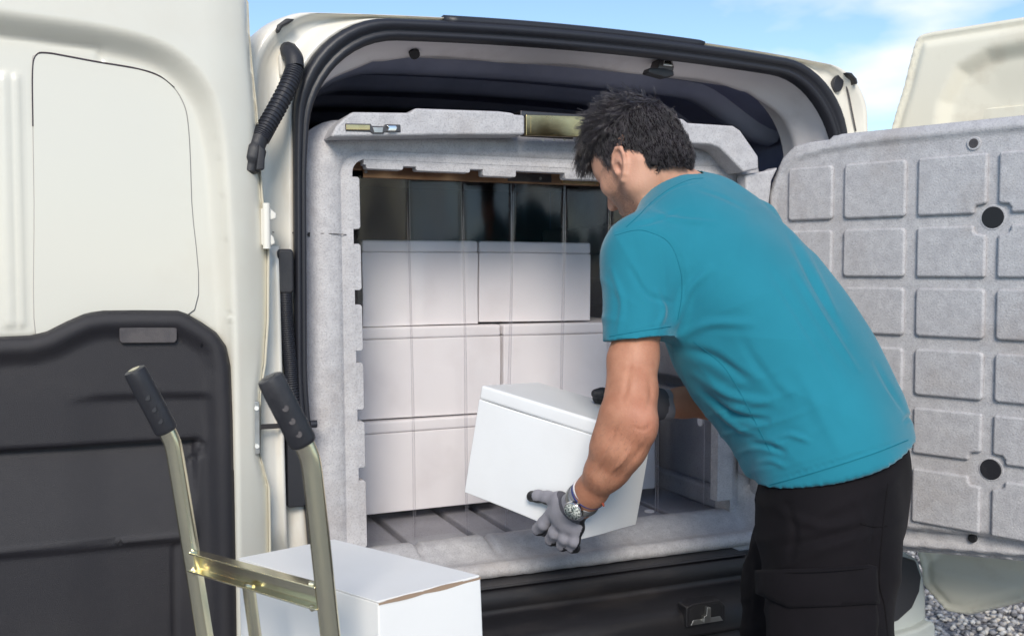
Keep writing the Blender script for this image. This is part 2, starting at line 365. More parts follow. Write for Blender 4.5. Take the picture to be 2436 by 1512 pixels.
# interior roof, bows and side panels
roofin = lambda y, dz=0.: lift(np.array([(x, 1.765 + dz - .10 * sstep(.45, .74, abs(x))) for x in np.linspace(-.74, .74, 40)]), y)
secs = []
for y in np.arange(.14, 3.3, .06): secs.append(roofin(y, .006 * math.sin(y * 26)))
loft('ceiling_panel', secs, M['ceiling'], van)
for y in (.36, .62, .92, 1.30, 1.7):
    loft('roof_bow', [roofin(y - .055, .004), roofin(y - .04, -.022), roofin(y, -.030), roofin(y + .04, -.022), roofin(y + .055, .004)], M['bow'], van)
for s in (-1, 1):
    rows = [[(s * (.755 + .012 * math.sin(z * 9)), y, z) for z in np.linspace(.55, 1.70, 20)] for y in np.linspace(.16, 3.3, 14)]
    loft('inner_side_panel', rows, M['ceiling'], van)
box('bulkhead', (-.75, 3.28, .5), (.75, 3.31, 1.74), M['ceiling'], van)
box('load_floor', (-.80, .02, .545), (.80, 3.3, .575), M['blackplastic'], van)
def disc_on(name, px, py, o, n, r, m, parent, asp=1.0, d=.004, tilt=0):
    c = onp(px, py, np.asarray(o, float), np.asarray(n, float)); n = unit(n); a = unit(np.cross(ZV, n)); b = np.cross(n, a)
    a, b = a * math.cos(tilt) + b * math.sin(tilt), b * math.cos(tilt) - a * math.sin(tilt)
    pts = [(math.cos(2 * math.pi * i / 20) * r, math.sin(2 * math.pi * i / 20) * r * asp) for i in range(20)]
    return prism(name, pts, (c, a, b, n), -.002, d, m, parent, b=.0015)
for px, py, r, a in ((1768, 285, .035, 1.15), (1705, 290, .022, 1.6), (1655, 285, .02, 1.3), (1830, 265, .016, 2.2)):
    disc_on('panel_opening', px, py, (.735, 0, 0), (-1, 0, 0), r * 1.6, M['hole'], van, asp=a / 1.5)
# roof strip, gutter clips, latch
rs = []
for x in np.linspace(-.383, .272, 24):
    zc = 1.790 + .036 * (1 - (x / .78) ** 2)
    rs.append([(x, .02, zc - .014), (x, -.004, zc - .012), (x, -.010, zc + .002), (x, .012, zc + .011), (x, .06, zc + .010), (x, .06, zc - .004)])
loft('roof_trim_strip', rs, M['rubber'], van, closed=True, cap=True)
for s in (-1, 1):
    pts = [(s * (.728 + (x - .71) * .5), 1.774 + (z - 1.785) * .55) for x, z in ((.665, 1.806), (.70, 1.806), (.735, 1.780), (.742, 1.758), (.728, 1.752), (.715, 1.775), (.69, 1.788))]
    prism('gutter_clip', pts, XZ, -.04, .004, M['blackplastic'], van, b=.003)
lc = aty(1575, 158, .06)
prism('roof_latch', [(-.022, -.012), (-.010, .020), (.020, .022), (.028, -.002), (.024, -.018)], (lc, (1, 0, 0), (0, 0, 1), (0, -1, 0)), -.03, .012, M['darksteel'], van, b=.004)
prism('latch_hook', [(-.050, -.008), (-.045, .004), (.0, .006), (.022, .002), (.024, -.010), (.0, -.016)], (lc + [0, 0, -.014], (1, 0, 0), (0, 0, 1), (0, -1, 0)), -.012, .018, M['blackplastic'], van, b=.003)
prism('latch_catch', [(-.012, -.008), (-.006, .012), (.010, .012), (.016, -.008)], (lc + [.004, 0, .006], (1, 0, 0), (0, 0, 1), (0, -1, 0)), .010, .018, M['chrome'], van, b=.002)
disc_on('grommet', 1988, 200, (0, .034, 0), (0, -1, 0), .016, M['rubber'], van, asp=1.45, d=.012, tilt=-.3)
disc_on('body_plug', 2040, 246, (0, .028, 0), (0, -1, 0), .006, M['plate'], van)
# sealant seams on the right pillar
tube('sealant_bead', catmull([aty(*p, .026) for p in ((1985, 158), (2004, 180), (2014, 208), (2020, 232), (2026, 262), (2036, 312))], 6), .0022, M['plate'], van, n=6)
# left pillar features
tube('wiring_conduit', catmull([aty(698, 150, -.012), aty(700, 172, -.03), aty(688, 200, -.045), aty(660, 255, -.06), aty(632, 305, -.075), aty(618, 330, -.082)], 4), .0165, M['rubber'], van, n=14)
ring = None
pp = catmull([aty(700, 168, -.03), aty(688, 200, -.045), aty(660, 255, -.06), aty(632, 305, -.075), aty(617, 332, -.082)], 6)
for i in range(0, len(pp) - 1):
    p, t = pp[i], unit(pp[i + 1] - pp[i])
    tube('conduit_ring', [p - t * .0022, p - t * .001, p + t * .001, p + t * .0022], [.0165, .0192, .0192, .0165], M['rubber'], van, n=14, caps=False)
tube('conduit_elbow', catmull([aty(684, 118, .02), aty(690, 125, -.005), aty(699, 140, -.02), aty(701, 162, -.028)], 5), [.016] * 4 + [.019] * 12, M['blackplastic'], van, n=12)
tube('conduit_boot', catmull([aty(618, 328, -.082), aty(610, 348, -.086), aty(603, 375, -.088), aty(597, 400, -.088), aty(595, 414, -.088)], 4), [.017] * 5 + [.021] * 5 + [.017] * 5 + [.012, .008], M['blackplastic'], van, n=12)
prism('boot_clip', [(-.006, -.028), (.010, -.026), (.012, .012), (.0, .022)], (aty(614, 372, -.10), (1, 0, 0), (0, 0, 1), (0, -1, 0)), -.01, .012, M['blackplastic'], van, b=.003)
# pillar side trims and lower boot
prism('pillar_boot', rrect(-.016, .016, -.045, .045, .009), (aty(678, 645, -.015), (1, 0, 0), (0, 0, 1), (0, -1, 0)), -.03, .012, M['blackplastic'], van, b=.005)
pp = catmull([aty(678, 690, -.012), aty(680, 740, -.012), aty(684, 800, -.012), aty(690, 860, -.010), aty(694, 920, -.008), aty(702, 1010, .0)], 6)
tube('lower_conduit', pp, .0125, M['rubber'], van, n=12)
for i in range(1, len(pp) - 1):
    p, t = pp[i], unit(pp[i + 1] - pp[i])
    for q in (0, .5):
        c = p + (pp[i + 1] - pp[i]) * q
        tube('conduit_ring', [c - t * .002, c - t * .001, c + t * .001, c + t * .002], [.0125, .0146, .0146, .0125], M['rubber'], van, n=12, caps=False)
prism('pillar_cover', rrect(-.018, .020, -.10, .10, .006), (aty(702, 1090, -.004), (1, 0, 0), (0, 0, 1), (0, -1, 0)), -.02, .010, M['blackplastic'], van, b=.004)
pp = [(-.825, .035, z) for z in np.linspace(.50, 1.46, 24)]
secs = []
for py in np.concatenate([[585, 592, 602], np.linspace(620, 1250, 14), [1280, 1300, 1312]]):
    sh = sstep(580, 625, py) * (1 - sstep(1265, 1316, py)); xl = 600; xr = 664 + (py - 600) * .028
    secs.append([aty(xl, py, .01), aty(xl + 8, py, -.022 * sh), aty(xl + 24, py, -.034 * sh), aty(xr - 26, py, -.030 * sh), aty(xr - 16, py, -.024 * sh), aty(xr - 9, py, -.031 * sh), aty(xr - 2, py, -.030 * sh), aty(xr, py, -.022 * sh), aty(xr + 1, py, .02)])
loft('hinge_pillar', secs, M['paint_old'], van)
tube('pillar_seam', [aty(648, 552, .031), aty(672, 556, .026), aty(700, 553, .008)], .0012, M['sealant'], van, n=6)
prism('pillar_gusset', [(-.022, -.030), (.020, -.024), (.026, .0), (.012, .026), (-.014, .032), (-.024, .010)], (aty(690, 150, .02), (1, 0, 0), (0, 0, 1), (0, -1, 0)), -.01, .010, M['paint_old'], van, b=.005, seg=3)
# door hinges on the left pillar
for pz in (538, 1380):
    c = aty(634, pz, -.075)
    hb = prism('door_hinge', [(-.012, -.038), (.004, -.040), (.016, -.034), (.012, -.020), (.002, -.012), (.004, .010), (.018, .014), (.018, .026), (.010, .030), (.006, .038), (-.012, .034)], (c, (1, 0, 0), (0, 0, 1), (0, -1, 0)), -.05, .012, M['paint_old'], van, b=.004)
    tube('hinge_pin', [c + [-.002, -.012, -.044], c + [-.002, -.012, .044]], .0075, M['paint_old'], hb, n=12)
# check strap
c0, c1 = aty(612, 1015, -.075), aty(742, 1008, -.005)
obox('check_strap', (c0 + c1) / 2, (c1 - c0, (0, 1, 0), (0, 0, 1)), (np.linalg.norm(c1 - c0), .004, .010), M['darksteel'], van, b=.001)
prism('strap_plate', rrect(-.006, .006, -.052, .052, .004), (aty(610, 1017, -.09), (1, 0, 0), (0, 0, 1), (0, -1, 0)), -.01, .004, M['steel'], van, b=.0015)
for dz in (.038, -.036): tube('strap_screw', [aty(611, 1017, -.094) + [0, 0, dz], aty(611, 1017, -.098) + [0, 0, dz]], .0045, M['steel'], van, n=10)
tube('strap_stop', [c1 + [-.004, 0, 0], c1 + [.010, 0, 0]], .008, M['rubber'], van, n=10)

# ---- bumper and sill
def bprof(pr, x):                                      # bumper curves forward at its ends
    e = max(0, abs(x) - .70) / .19; dy = .16 * e ** 2.2
    return [(x * (1 - .0 * e), y + dy, z) for y, z in pr]
prof = [(.02, .592), (-.045, .592), (-.100, .596), (-.112, .590), (-.112, .556), (-.106, .548), (-.125, .543), (-.195, .532), (-.212, .522), (-.219, .505), (-.222, .478), (-.220, .470), (-.211, .467), (-.211, .462), (-.226, .458), (-.231, .44), (-.231, .415), (-.224, .411), (-.224, .404), (-.236, .40), (-.242, .37), (-.240, .32), (-.20, .27), (0, .26)]
loft('bumper', [bprof(prof, x) for x in np.linspace(-.66, .66, 60)], M['bumper'], van)
box('step_pad', (-.72, -.108, .5965), (.335, -.02, .603), M['blackplastic'], van, b=.003)
YK = -.16
co = xz([(2040, 1300), (2150, 1310), (2192, 1330), (2203, 1370), (2210, 1420), (2211, 1465), (2204, 1500), (2190, 1640), (2040, 1640)], YK)
ci = xz([(2030, 1312), (2130, 1318), (2178, 1332), (2190, 1370), (2186, 1405), (2168, 1445), (2135, 1475), (2090, 1490), (2030, 1496)], YK)
cl = xz([(2050, 1512), (2120, 1502), (2170, 1488), (2202, 1470), (2212, 1478), (2211, 1520), (2196, 1640), (2050, 1640)], YK)
for s in (-1, 1):
    K = ((0, YK, 0), (s, 0, 0), (0, 0, 1), (0, -1, 0))
    bc_ = prism('bumper_corner', co, K, -.30, 0., M['silver'], van, b=.022, seg=5, ang=20)
    prism('lamp_recess', ci, K, -.05, .006, M['blackplastic'], bc_, b=.008, seg=3, ang=20)
    prism('lower_bumper', cl, K, -.25, .022, M['silver'], bc_, b=.016, seg=4, ang=20)
# striker recess in the bumper
rc = aty(1668, 1452, -.21)
rec = prism('striker_recess', [(-.050, -.026), (.052, -.026), (.052, .012), (.036, .026), (-.030, .026), (-.050, .020)], (rc, (1, 0, 0), (0, 0, 1), (0, -1, 0)), -.02, .018, M['bumper'], van, b=.003)
prism('striker_pocket', [(-.042, -.020), (.044, -.020), (.044, .010), (.032, .020), (-.028, .020), (-.042, .014)], (rc, (1, 0, 0), (0, 0, 1), (0, -1, 0)), .010, .0185, M['hole'], rec, b=.001)
prism('striker_plate', [(-.040, -.021), (.044, -.021), (.036, -.010), (-.034, -.010)], (rc, (1, 0, 0), (0, 0, 1), (0, -1, 0)), .017, .021, M['steel'], rec, b=.001)
prism('striker', [(-.012, -.016), (.006, -.016), (.006, .016), (-.004, .018), (-.006, .0), (-.012, -.002)], (rc, (1, 0, 0), (0, 0, 1), (0, -1, 0)), .018, .030, M['steel'], rec, b=.0015)

# ---- left rear door, opened flat beside the opening
TP = xz([(-900, 830), (-300, 812), (0, 802), (70, 799), (110, 789), (160, 764), (200, 747), (245, 739), (330, 738), (425, 739), (445, 746), (480, 766), (515, 790), (538, 822), (549, 870), (556, 1000), (563, 1300), (566, 1512)], -.105) + [(-.857, .47), (-1.55, .47)]
LC = xz([(-900, -40), (-300, 20), (0, 62), (250, 98), (390, 140), (470, 215), (508, 320), (528, 500), (545, 800), (556, 1600)], -.085)
LC = [tuple(p) for p in catmull(LC, 6)]
LCP = LC + [(-1.7, .2), (-1.7, 1.78)]
LR = [aty(p, 400, -.085)[0] for p in (8, 22, 44)]
LG = xz([(-300, 40), (0, 84), (238, 117), (240, 142)], -.085)
def lh(P, e):
    cd = seg_dist(P, LC); ins = inside(P, LCP)
    ribs = sum(np.exp(-((P[:, 0] - x0) / .005) ** 2) for x0 in LR) * sstep(1.17, 1.185, P[:, 1]) * (1 - sstep(1.61, 1.63, P[:, 1]))
    he = np.clip((P[:, 0] + .90) / .12, 0, 1)           # falls back towards the hinge side
    tr = np.where(inside(P, TP), np.minimum(seg_dist(P, TP, True), .03), 0.)   # hollow behind the trim
    return -1.2 * tr + .038 * sstep(-.026, .020, np.where(ins, -cd, cd)) - .050 * he ** 2.2 * sstep(0, .02, cd + .02 * ins) + .005 * ribs - .004 * np.exp(-(seg_dist(P, LG) / .005) ** 2)
FL = ((0, -.085, 0), (1, 0, 0), (0, 0, 1), (0, -1, 0))
edge = xz([(583, 20), (586, 90), (592, 160), (604, 270), (611, 400), (618, 480), (630, 540), (632, 620), (631, 760), (624, 860), (612, 930), (611, 1070), (623, 1112), (634, 1150), (636, 1290)], -.04)
door_poly = [(-1.57, .42), (-1.57, 1.87), (-.90, 1.87), (-.84, 1.845)] + edge + [(-.795, .45), (-.83, .42)]
ld = relief('rear_door', door_poly, FL, .0055, lh, M['paint'], van, back=.0, label='left rear door opened flat, cream panel above dark trim', round_=.02)
prism('outer_skin', [(x * 1.0, z) for x, z in door_poly], FL, -.062, -.018, M['paint'], ld, b=.012, seg=3)
wp = [tuple(p) for p in catmull(xz([(76, 170), (84, 132), (112, 126), (230, 147), (330, 164), (395, 190), (435, 240), (450, 310), (457, 480), (464, 738), (300, 741), (235, 742), (190, 752), (140, 778), (84, 800), (80, 480)], -.085), 5, True)]
prism('gap_shade_plate', wp, FL, -.004, .0008, M['gapline'], ld, b=0)  # grey plate paints the shade of the gap round the panel
cx_, cz_ = np.mean(wp, 0)
tube('sealant_edge', catmull([aty(*p, -.0874) for p in ((78, 300), (77, 170), (86, 131), (112, 126), (160, 134), (230, 147), (330, 164), (380, 181), (415, 208))], 5), [.0012] * 12 + [.0016] * 18 + [.0012] * 6 + [.0009] * 5, M['sealant'], ld, n=6)
prism('window_panel', [(x + .0014 * np.sign(cx_ - x), z + .0016 * np.sign(cz_ - z)) for x, z in wp], FL, -.004, .0022, M['paint'], ld, b=.0012)
tg = {k: xz(v, -.105) for k, v in dict(ledge=[(130, 960), (220, 944), (380, 938), (530, 938)], g1=[(-900, 1125), (0, 1075), (300, 1060), (470, 1050), (482, 1058), (478, 1080), (455, 1098)], g2=[(-900, 1370), (0, 1312), (240, 1292), (470, 1274), (485, 1270)], v1=[(417, 1300), (417, 1600)]).items()}
shelf = tg['g1'][:4] + tg['g2'][:-1][::-1]
def th(P, e):
    h = .012 * sstep(.0, .055, e) * 0 + .006
    h = h - .010 * sstep(.025, .055, e) + .004 * np.exp(-((e - .02) / .012) ** 2)
    up = P[:, 1] - np.interp(P[:, 0], [q[0] for q in tg['ledge']], [q[1] for q in tg['ledge']])
    h = h - .007 * sstep(0.004, -.010, up) * sstep(-1.16, -1.06, P[:, 0]) * sstep(.03, .06, e)
    z1 = np.interp(P[:, 0], [q[0] for q in tg['g1'][:4]], [q[1] for q in tg['g1'][:4]]); z2 = np.interp(P[:, 0], [q[0] for q in tg['g2']], [q[1] for q in tg['g2']])
    xr = sstep(-.915, -.928, P[:, 0]); dn = z1 - P[:, 1]; u = np.clip(dn / np.maximum(z1 - z2, .01), 0, 1)
    pocket = np.where((dn > 0) & (P[:, 1] > z2), .022 * (1 - u * 1.35), 0.) * xr
    h = h - pocket - .006 * np.exp(-(seg_dist(P, tg['g1']) / .004) ** 2) + .008 * np.exp(-((P[:, 1] - z2 + .004) / .006) ** 2) * xr
    return h - .006 * np.exp(-(seg_dist(P, tg['v1']) / .004) ** 2)
tp = relief('trim_panel', TP, ((0, -.107, 0), (1, 0, 0), (0, 0, 1), (0, -1, 0)), .0055, th, M['trim'], ld, back=.03, label='dark plastic trim panel with long pocket', round_=.012)
prism('name_plate', [tuple(p) for p in xz([(283, 766), (290, 762), (418, 763), (421, 770), (421, 808), (415, 815), (290, 816), (284, 810)], -.11)], ((0, -.110, 0), (1, 0, 0), (0, 0, 1), (0, -1, 0)), -.008, .0035, M['plate'], ld, b=.002)
prism('trim_slot', [tuple(p) for p in xz([(480, 795), (484, 795), (481, 824), (477, 824)], -.115)], ((0, -.112, 0), (1, 0, 0), (0, 0, 1), (0, -1, 0)), -.004, .0015, M['hole'], ld, b=0)

# ---- right steel door, swung out behind the insulated one
DD = unit([.359, -.934, 0]); DN = np.array([DD[1], -DD[0], 0.])       # along the door, and the side that faces the van's left
RH = np.array([.87, -.03, 0])
FR = (RH, DD, (0, 0, 1), DN)
rp_ = [(.075, .50), (.080, .46), (.100, .440), (.146, .400), (.20, .405), (.33, .47), (.76, .45), (.76, 1.88), (.30, 1.884), (.075, 1.886), (.045, 1.882), (.030, 1.86), (.014, 1.80), (.002, 1.75), (-.020, 1.68), (-.040, 1.60), (-.05, 1.5), (-.045, 1.0), (.03, .65)]
def rh(P, e):
    fld = [(.10, .52), (.10, 1.60), (.115, 1.70), (.155, 1.775), (.22, 1.805), (.80, 1.825), (.80, .52)]
    d = seg_dist(P, fld, True); i = inside(P, fld)
    return .026 * sstep(-.025, .02, np.where(i, -d, d)) - .016 * sstep(0, .13, np.where(i, d, 0)) - .010 * np.exp(-((e - .024) / .011) ** 2) - .02 * sstep(.012, 0, e)
rp_ = [tuple(p) for p in catmull(rp_[9:18], 4)] + rp_[18:] + rp_[:9]
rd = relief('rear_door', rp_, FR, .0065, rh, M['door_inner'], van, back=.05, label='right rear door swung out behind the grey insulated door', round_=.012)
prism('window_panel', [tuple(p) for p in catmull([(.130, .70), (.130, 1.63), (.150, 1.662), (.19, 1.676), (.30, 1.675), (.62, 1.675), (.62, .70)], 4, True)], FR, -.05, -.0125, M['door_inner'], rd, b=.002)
disc_on('door_plug', 2237, 87, RH + DN * -.002, DN, .008, M['rubber'], rd, asp=.6)
# ================================================================== insulated container in the load space
ct = thing('insulated_container', 'grey speckled insulated container filling the back of the van, its door swung right', 'container', (0, .3, .55))
def cpo(i=0.): return upath([(-.684 + i, .62), (-.684 + i, 1.607 - i), (.515 - i, 1.607 - i), (.515 - i, .62)], [.10, .10], 20, 8)
def cpi(i=0.): return upath([(-.548 - i, .655), (-.560 - i, 1.500 + i), (.386 + i, 1.500 + i), (.386 + i, .655)], [.030, .030], 20, 8)
def y3(P, y): return np.stack([P[:, 0], np.full(len(P), float(y)), P[:, 1]], 1)
A, B_ = cpo(), cpi()
fr = [y3(A, .60), y3(A, .125), y3(blend(A, B_, .03), .100), y3(blend(A, B_, .10), .078), y3(blend(A, B_, .22), .060), y3(blend(A, B_, .40), .050), y3(blend(A, B_, .58), .052), y3(blend(A, B_, .66), .056),
      y3(blend(A, B_, .685), .0595), y3(blend(A, B_, .70), .0565), y3(cpi(.016), .055)]
loft('frame', fr, M['foam'], ct)
loft('frame_return', [y3(cpi(.016), .0555), y3(cpi(.016), .12), y3(cpi(.05), .16)], M['foam'], ct)
# lips between the notches round the opening
nl = [(545, 580), (690, 724), (834, 862), (974, 1002), (1112, 1142)]
zs = [1.478] + [aty(850, v, .06)[2] for ab in nl for v in ab] + [.672]
for i in range(0, len(zs), 2):
    z1, z0 = zs[i], zs[i + 1]
    def lx(z): return -.560 + (1.5 - z) * .0145
    prism('lip_segment', [(lx(z1) - .017, z1), (lx(z1) - .004, z1), (lx(z1), z1 - .004), (lx(z0), z0 + .004), (lx(z0) - .004, z0), (lx(z0) - .017, z0)], XZ, -.085, -.0556, M['foam'], ct, b=.0015)
xs = [-.545] + [aty(v, 395, .06)[0] for v in (958, 988, 1117, 1147, 1226, 1342)] + [.37]
for i in range(0, len(xs), 2):
    x0, x1 = xs[i], xs[i + 1]; zb = 1.496 if i < 4 else 1.490
    prism('lip_segment', [(x0, 1.510), (x0, zb + .003), (x0 + .003, zb), (x1 - .003, zb), (x1, zb + .003), (x1, 1.510)], XZ, -.085, -.0557, M['foam'], ct, b=.0015)
prism('lip_band', [(-.55, 1.5045), (.40, 1.5045), (.40, 1.535), (-.55, 1.535)], XZ, -.085, -.0560, M['foam'], ct, b=.001)
prism('lip_segment', [(.362, .69), (.362, 1.47), (.366, 1.478), (.41, 1.478), (.41, .69)], XZ, -.085, -.053, M['foam'], ct, b=.003)
tube('mould_seam', [aty(737, 553, .0795), aty(765, 555, .0535), aty(795, 556, .0488), aty(824, 558, .0545)], .0008, M['plate'], ct, n=6)
disc_hole = tube('seam_hole', [aty(736, 558, .078), aty(736, 558, .070)], .005, M['hole'], ct, n=10)
# header: left block, right arm block, brass between
YH = -.012
hl = xz([(786, 326), (800, 300), (818, 282), (838, 266), (978, 268), (988, 257), (1185, 264), (1218, 268), (1226, 272), (1249, 274), (1249, 321), (1100, 321)], YH)
prism('header_block', hl, ((0, YH, 0), (1, 0, 0), (0, 0, 1), (0, -1, 0)), -.20, .0, M['foam'], ct, b=.006, seg=3)
hr = xz([(1397, 276), (1500, 280), (1625, 282), (1637, 292), (1745, 299), (1762, 310), (1805, 372), (1806, 402), (1768, 410), (1764, 404), (1712, 352), (1690, 344), (1397, 330)], YH)
prism('header_arm', hr, ((0, YH, 0), (1, 0, 0), (0, 0, 1), (0, -1, 0)), -.20, .0, M['foam'], ct, b=.006, seg=3)
YB = .03
prism('header_core', xz([(1238, 262), (1420, 274), (1420, 336), (1238, 330)], YB + .03), ((0, YB + .03, 0), (1, 0, 0), (0, 0, 1), (0, -1, 0)), -.1, 0, M['darksteel'], ct, b=.003)
bp = prism('brass_plate', xz([(1252, 272), (1395, 276), (1395, 326), (1252, 322)], YH + .004), ((0, YH + .006, 0), (1, 0, 0), (0, 0, 1), (0, -1, 0)), -.012, .0, M['brass'], ct, b=.002)
prism('plate_recess', xz([(1263, 277), (1385, 280), (1385, 320), (1263, 317)], YH + .004), ((0, YH + .006, 0), (1, 0, 0), (0, 0, 1), (0, -1, 0)), -.004, .0008, M['darkbrass'] if 'darkbrass' in M else M['brass'], bp, b=.0005)
for px in (1292, 1318, 1343): tube('plate_screw', [aty(px, 333, .024), aty(px, 333, .018)], .003, M['steel'], ct, n=8)
lb = prism('latch_bracket', xz([(821, 294), (882, 295), (884, 300), (912, 301), (915, 296), (952, 297), (953, 314), (914, 314), (912, 318), (886, 318), (880, 313), (822, 311)], YH - .001), ((0, YH, 0), (1, 0, 0), (0, 0, 1), (0, -1, 0)), -.004, .003, M['darksteel'], ct, b=.001)
prism('brass_insert', xz([(823, 296), (880, 297), (880, 310), (823, 309)], YH - .003), ((0, YH - .003, 0), (1, 0, 0), (0, 0, 1), (0, -1, 0)), -.002, .002, M['brass'], lb, b=.001)
prism('bolt', xz([(918, 299), (941, 299), (944, 306), (941, 313), (921, 313), (923, 306)], YH - .003), ((0, YH - .003, 0), (1, 0, 0), (0, 0, 1), (0, -1, 0)), -.002, .006, M['chrome'], lb, b=.002)
prism('bracket_tongue', xz([(886, 303), (912, 303), (910, 316), (890, 316)], YH - .003), ((0, YH - .003, 0), (1, 0, 0), (0, 0, 1), (0, -1, 0)), -.002, .0015, M['steel'], lb, b=.001)
# cavity: floor with grooves, side walls with ledges, ceiling, back
x0c, x1c, yb = -.62, .455, 1.25
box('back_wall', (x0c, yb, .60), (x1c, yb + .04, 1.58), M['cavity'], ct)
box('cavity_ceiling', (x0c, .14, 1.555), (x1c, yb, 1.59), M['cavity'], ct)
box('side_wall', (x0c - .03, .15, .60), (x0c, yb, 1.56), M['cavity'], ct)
sw = box('side_wall', (x1c, .15, .60), (x1c + .03, yb, 1.56), M['foam_shade'], ct)
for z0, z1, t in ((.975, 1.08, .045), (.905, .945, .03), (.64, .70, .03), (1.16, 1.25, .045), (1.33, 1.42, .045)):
    box('wall_ledge', (x1c - t, .15, z0), (x1c + .002, yb - .02, z1), M['foam_shade'], sw, b=.012, seg=3)
fl_ = link('floor', mesh([(0, 0, 0), (0, .001, 0), (.001, 0, 0)], [(0, 1, 2)]), M['foam_shade'], ct)
COL.objects.unlink(fl_); bpy.data.objects.remove(fl_)
fl_ = box('floor', (x0c, .10, .60), (x1c, yb, .622), M['foam_shade'], ct, b=.002)
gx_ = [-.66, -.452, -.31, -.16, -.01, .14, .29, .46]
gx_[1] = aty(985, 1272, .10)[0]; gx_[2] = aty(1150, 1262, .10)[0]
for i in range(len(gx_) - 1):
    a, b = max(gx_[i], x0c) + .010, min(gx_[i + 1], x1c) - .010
    if b > a: box('floor_slab', (a, .085, .615), (b, yb - .01, .640), M['foamslab'] if 'foamslab' in M else M['foam_shade'], fl_, b=.005)
# sill: long moulded lip running over the bumper
sp = [(.125, .615), (.122, .648), (.105, .6585), (.075, .662), (.050, .656), (.022, .640), (-.004, .631), (-.022, .630), (-.034, .633), (-.046, .634), (-.058, .628), (-.062, .618), (-.060, .606), (-.040, .603), (.04, .602)]
secs = []
for x in np.concatenate([np.linspace(-.684, -.55, 8), np.linspace(-.54, .39, 240), np.linspace(.40, .465, 10)]):
    up = .085 * sstep(.395, .47, x) ** 1.5 + .03 * sstep(-.56, -.67, x)
    nt_ = .55 * sum(math.exp(-((x - g) / .008) ** 4) for g in gx_[1:3])
    w = .0006 * math.sin(x * 37) + .0004 * math.sin(x * 131)
    back = .020 * sstep(.41, .465, x)
    secs.append([(x, y + back * (y < .03), z + up * (1 if z > .61 else .6) + w - (.020 * nt_ if .03 < y < .124 and z > .64 else 0)) for y, z in sp])
loft('sill', secs, M['foam'], ct)
box('sill_foot', (.18, -.052, .585), (.455, .02, .6065), M['foam'], ct, b=.006, seg=3)
box('sill_base', (-.684, .0, .575), (.50, .12, .604), M['foam'], ct, b=.004)
box('jamb_block', (.455, -.02, .70), (.505, .05, .775), M['foam'], ct, b=.010, seg=3)
box('jamb_block', (.440, .0, .80), (.50, .05, .86), M['foam'], ct, b=.008, seg=3)
for px, py, n, o in ((1667, 1002, (-1, 0, 0), (x1c - .046, 0, 0)), (1545, 1216, (0, 0, 1), (0, 0, .6405))):
    c = onp(px, py, np.array(o, float), np.array(n, float)); n = np.array(n, float); a = np.array([0, 1., 0]); b = np.cross(n, a)
    prism('drain_plug', [(.013 * math.cos(q * .393), .013 * math.sin(q * .393)) for q in range(16)], (c, a, b, n), -.002, .003, M['plugcream'] if 'plugcream' in M else M['card'], ct, b=.001)
# ---- insulated door on the right hinge
CH = np.array([.50, .03, 0]); FD = (CH, DD, (0, 0, 1), DN)
dp = [(-.004, .60), (-.012, 1.40), (-.010, 1.478), (.004, 1.515), (.028, 1.560), (.060, 1.586), (.10, 1.592), (.155, 1.594), (.165, 1.602), (.178, 1.602), (.185, 1.604), (1.10, 1.604), (1.13, 1.58), (1.13, .68), (1.10, .66), (.62, .652), (.34, .620), (.02, .60)]
def dh(P, e):
    rim = [(.000, .60), (.000, 1.40), (.006, 1.47), (.030, 1.525), (.075, 1.560), (.16, 1.574), (.30, 1.5815), (1.2, 1.582)]
    d = seg_dist(P, rim)
    low = np.interp(P[:, 0], [0, .34, .62, 1.2], [.665, .678, .705, .73])
    l2 = np.interp(P[:, 0], [0, .34, .62, 1.2], [.628, .638, .672, .69])
    h = .007 * np.exp(-(d / .008) ** 4) - .020 * sstep(.003, -.004, P[:, 1] - low) + .012 * np.exp(-((P[:, 1] - l2) / .006) ** 4)
    return h - .010 * np.exp(-((P[:, 1] - l2 + .011) / .004) ** 2)
cd = relief('container_door', dp, FD, .0065, dh, M['foam'], ct, back=.075, label='grey insulated door with raised square panels', round_=.008)
box_hinge = prism('door_hinge_wing', xz([(1768, 416), (1790, 412), (1830, 405), (1846, 398), (1830, 430), (1822, 500), (1822, 1130), (1770, 1130)], .02), ((0, .02, 0), (1, 0, 0), (0, 0, 1), (0, -1, 0)), -.03, .012, M['foam'], ct, b=.006, seg=3)
cols = [(.053, .173), (.202, .354), (.381, .533), (.557, .709), (.735, .887), (.91, 1.06)]
rows = [(1.400, 1.530), (1.262, 1.375), (1.128, 1.238), (.994, 1.100), (.860, .966), (.702, .826)]
def notch(p, corner, n=.026):                          # panel with one corner cut away for the round port
    x0, x1, z0, z1 = p; r = .010
    pts = {'br': [(x0, z0), (x1 - n, z0), (x1 - n, z0 + n * .45), (x1 - n * .8, z0 + n * .7), (x1, z0 + n * .8), (x1, z1), (x0, z1)],
           'tr': [(x0, z0), (x1, z0), (x1, z1 - n * .8), (x1 - n * .8, z1 - n * .7), (x1 - n, z1 - n * .45), (x1 - n, z1), (x0, z1)],
           'bl': [(x0 + n, z0), (x1, z0), (x1, z1), (x0, z1), (x0, z0 + n * .8), (x0 + n * .8, z0 + n * .7), (x0 + n, z0 + n * .45)],
           'tl': [(x0, z0), (x1, z0), (x1, z1), (x0 + n, z1), (x0 + n, z1 - n * .45), (x0 + n * .8, z1 - n * .7), (x0, z1 - n * .8)]}[corner]
    return pts
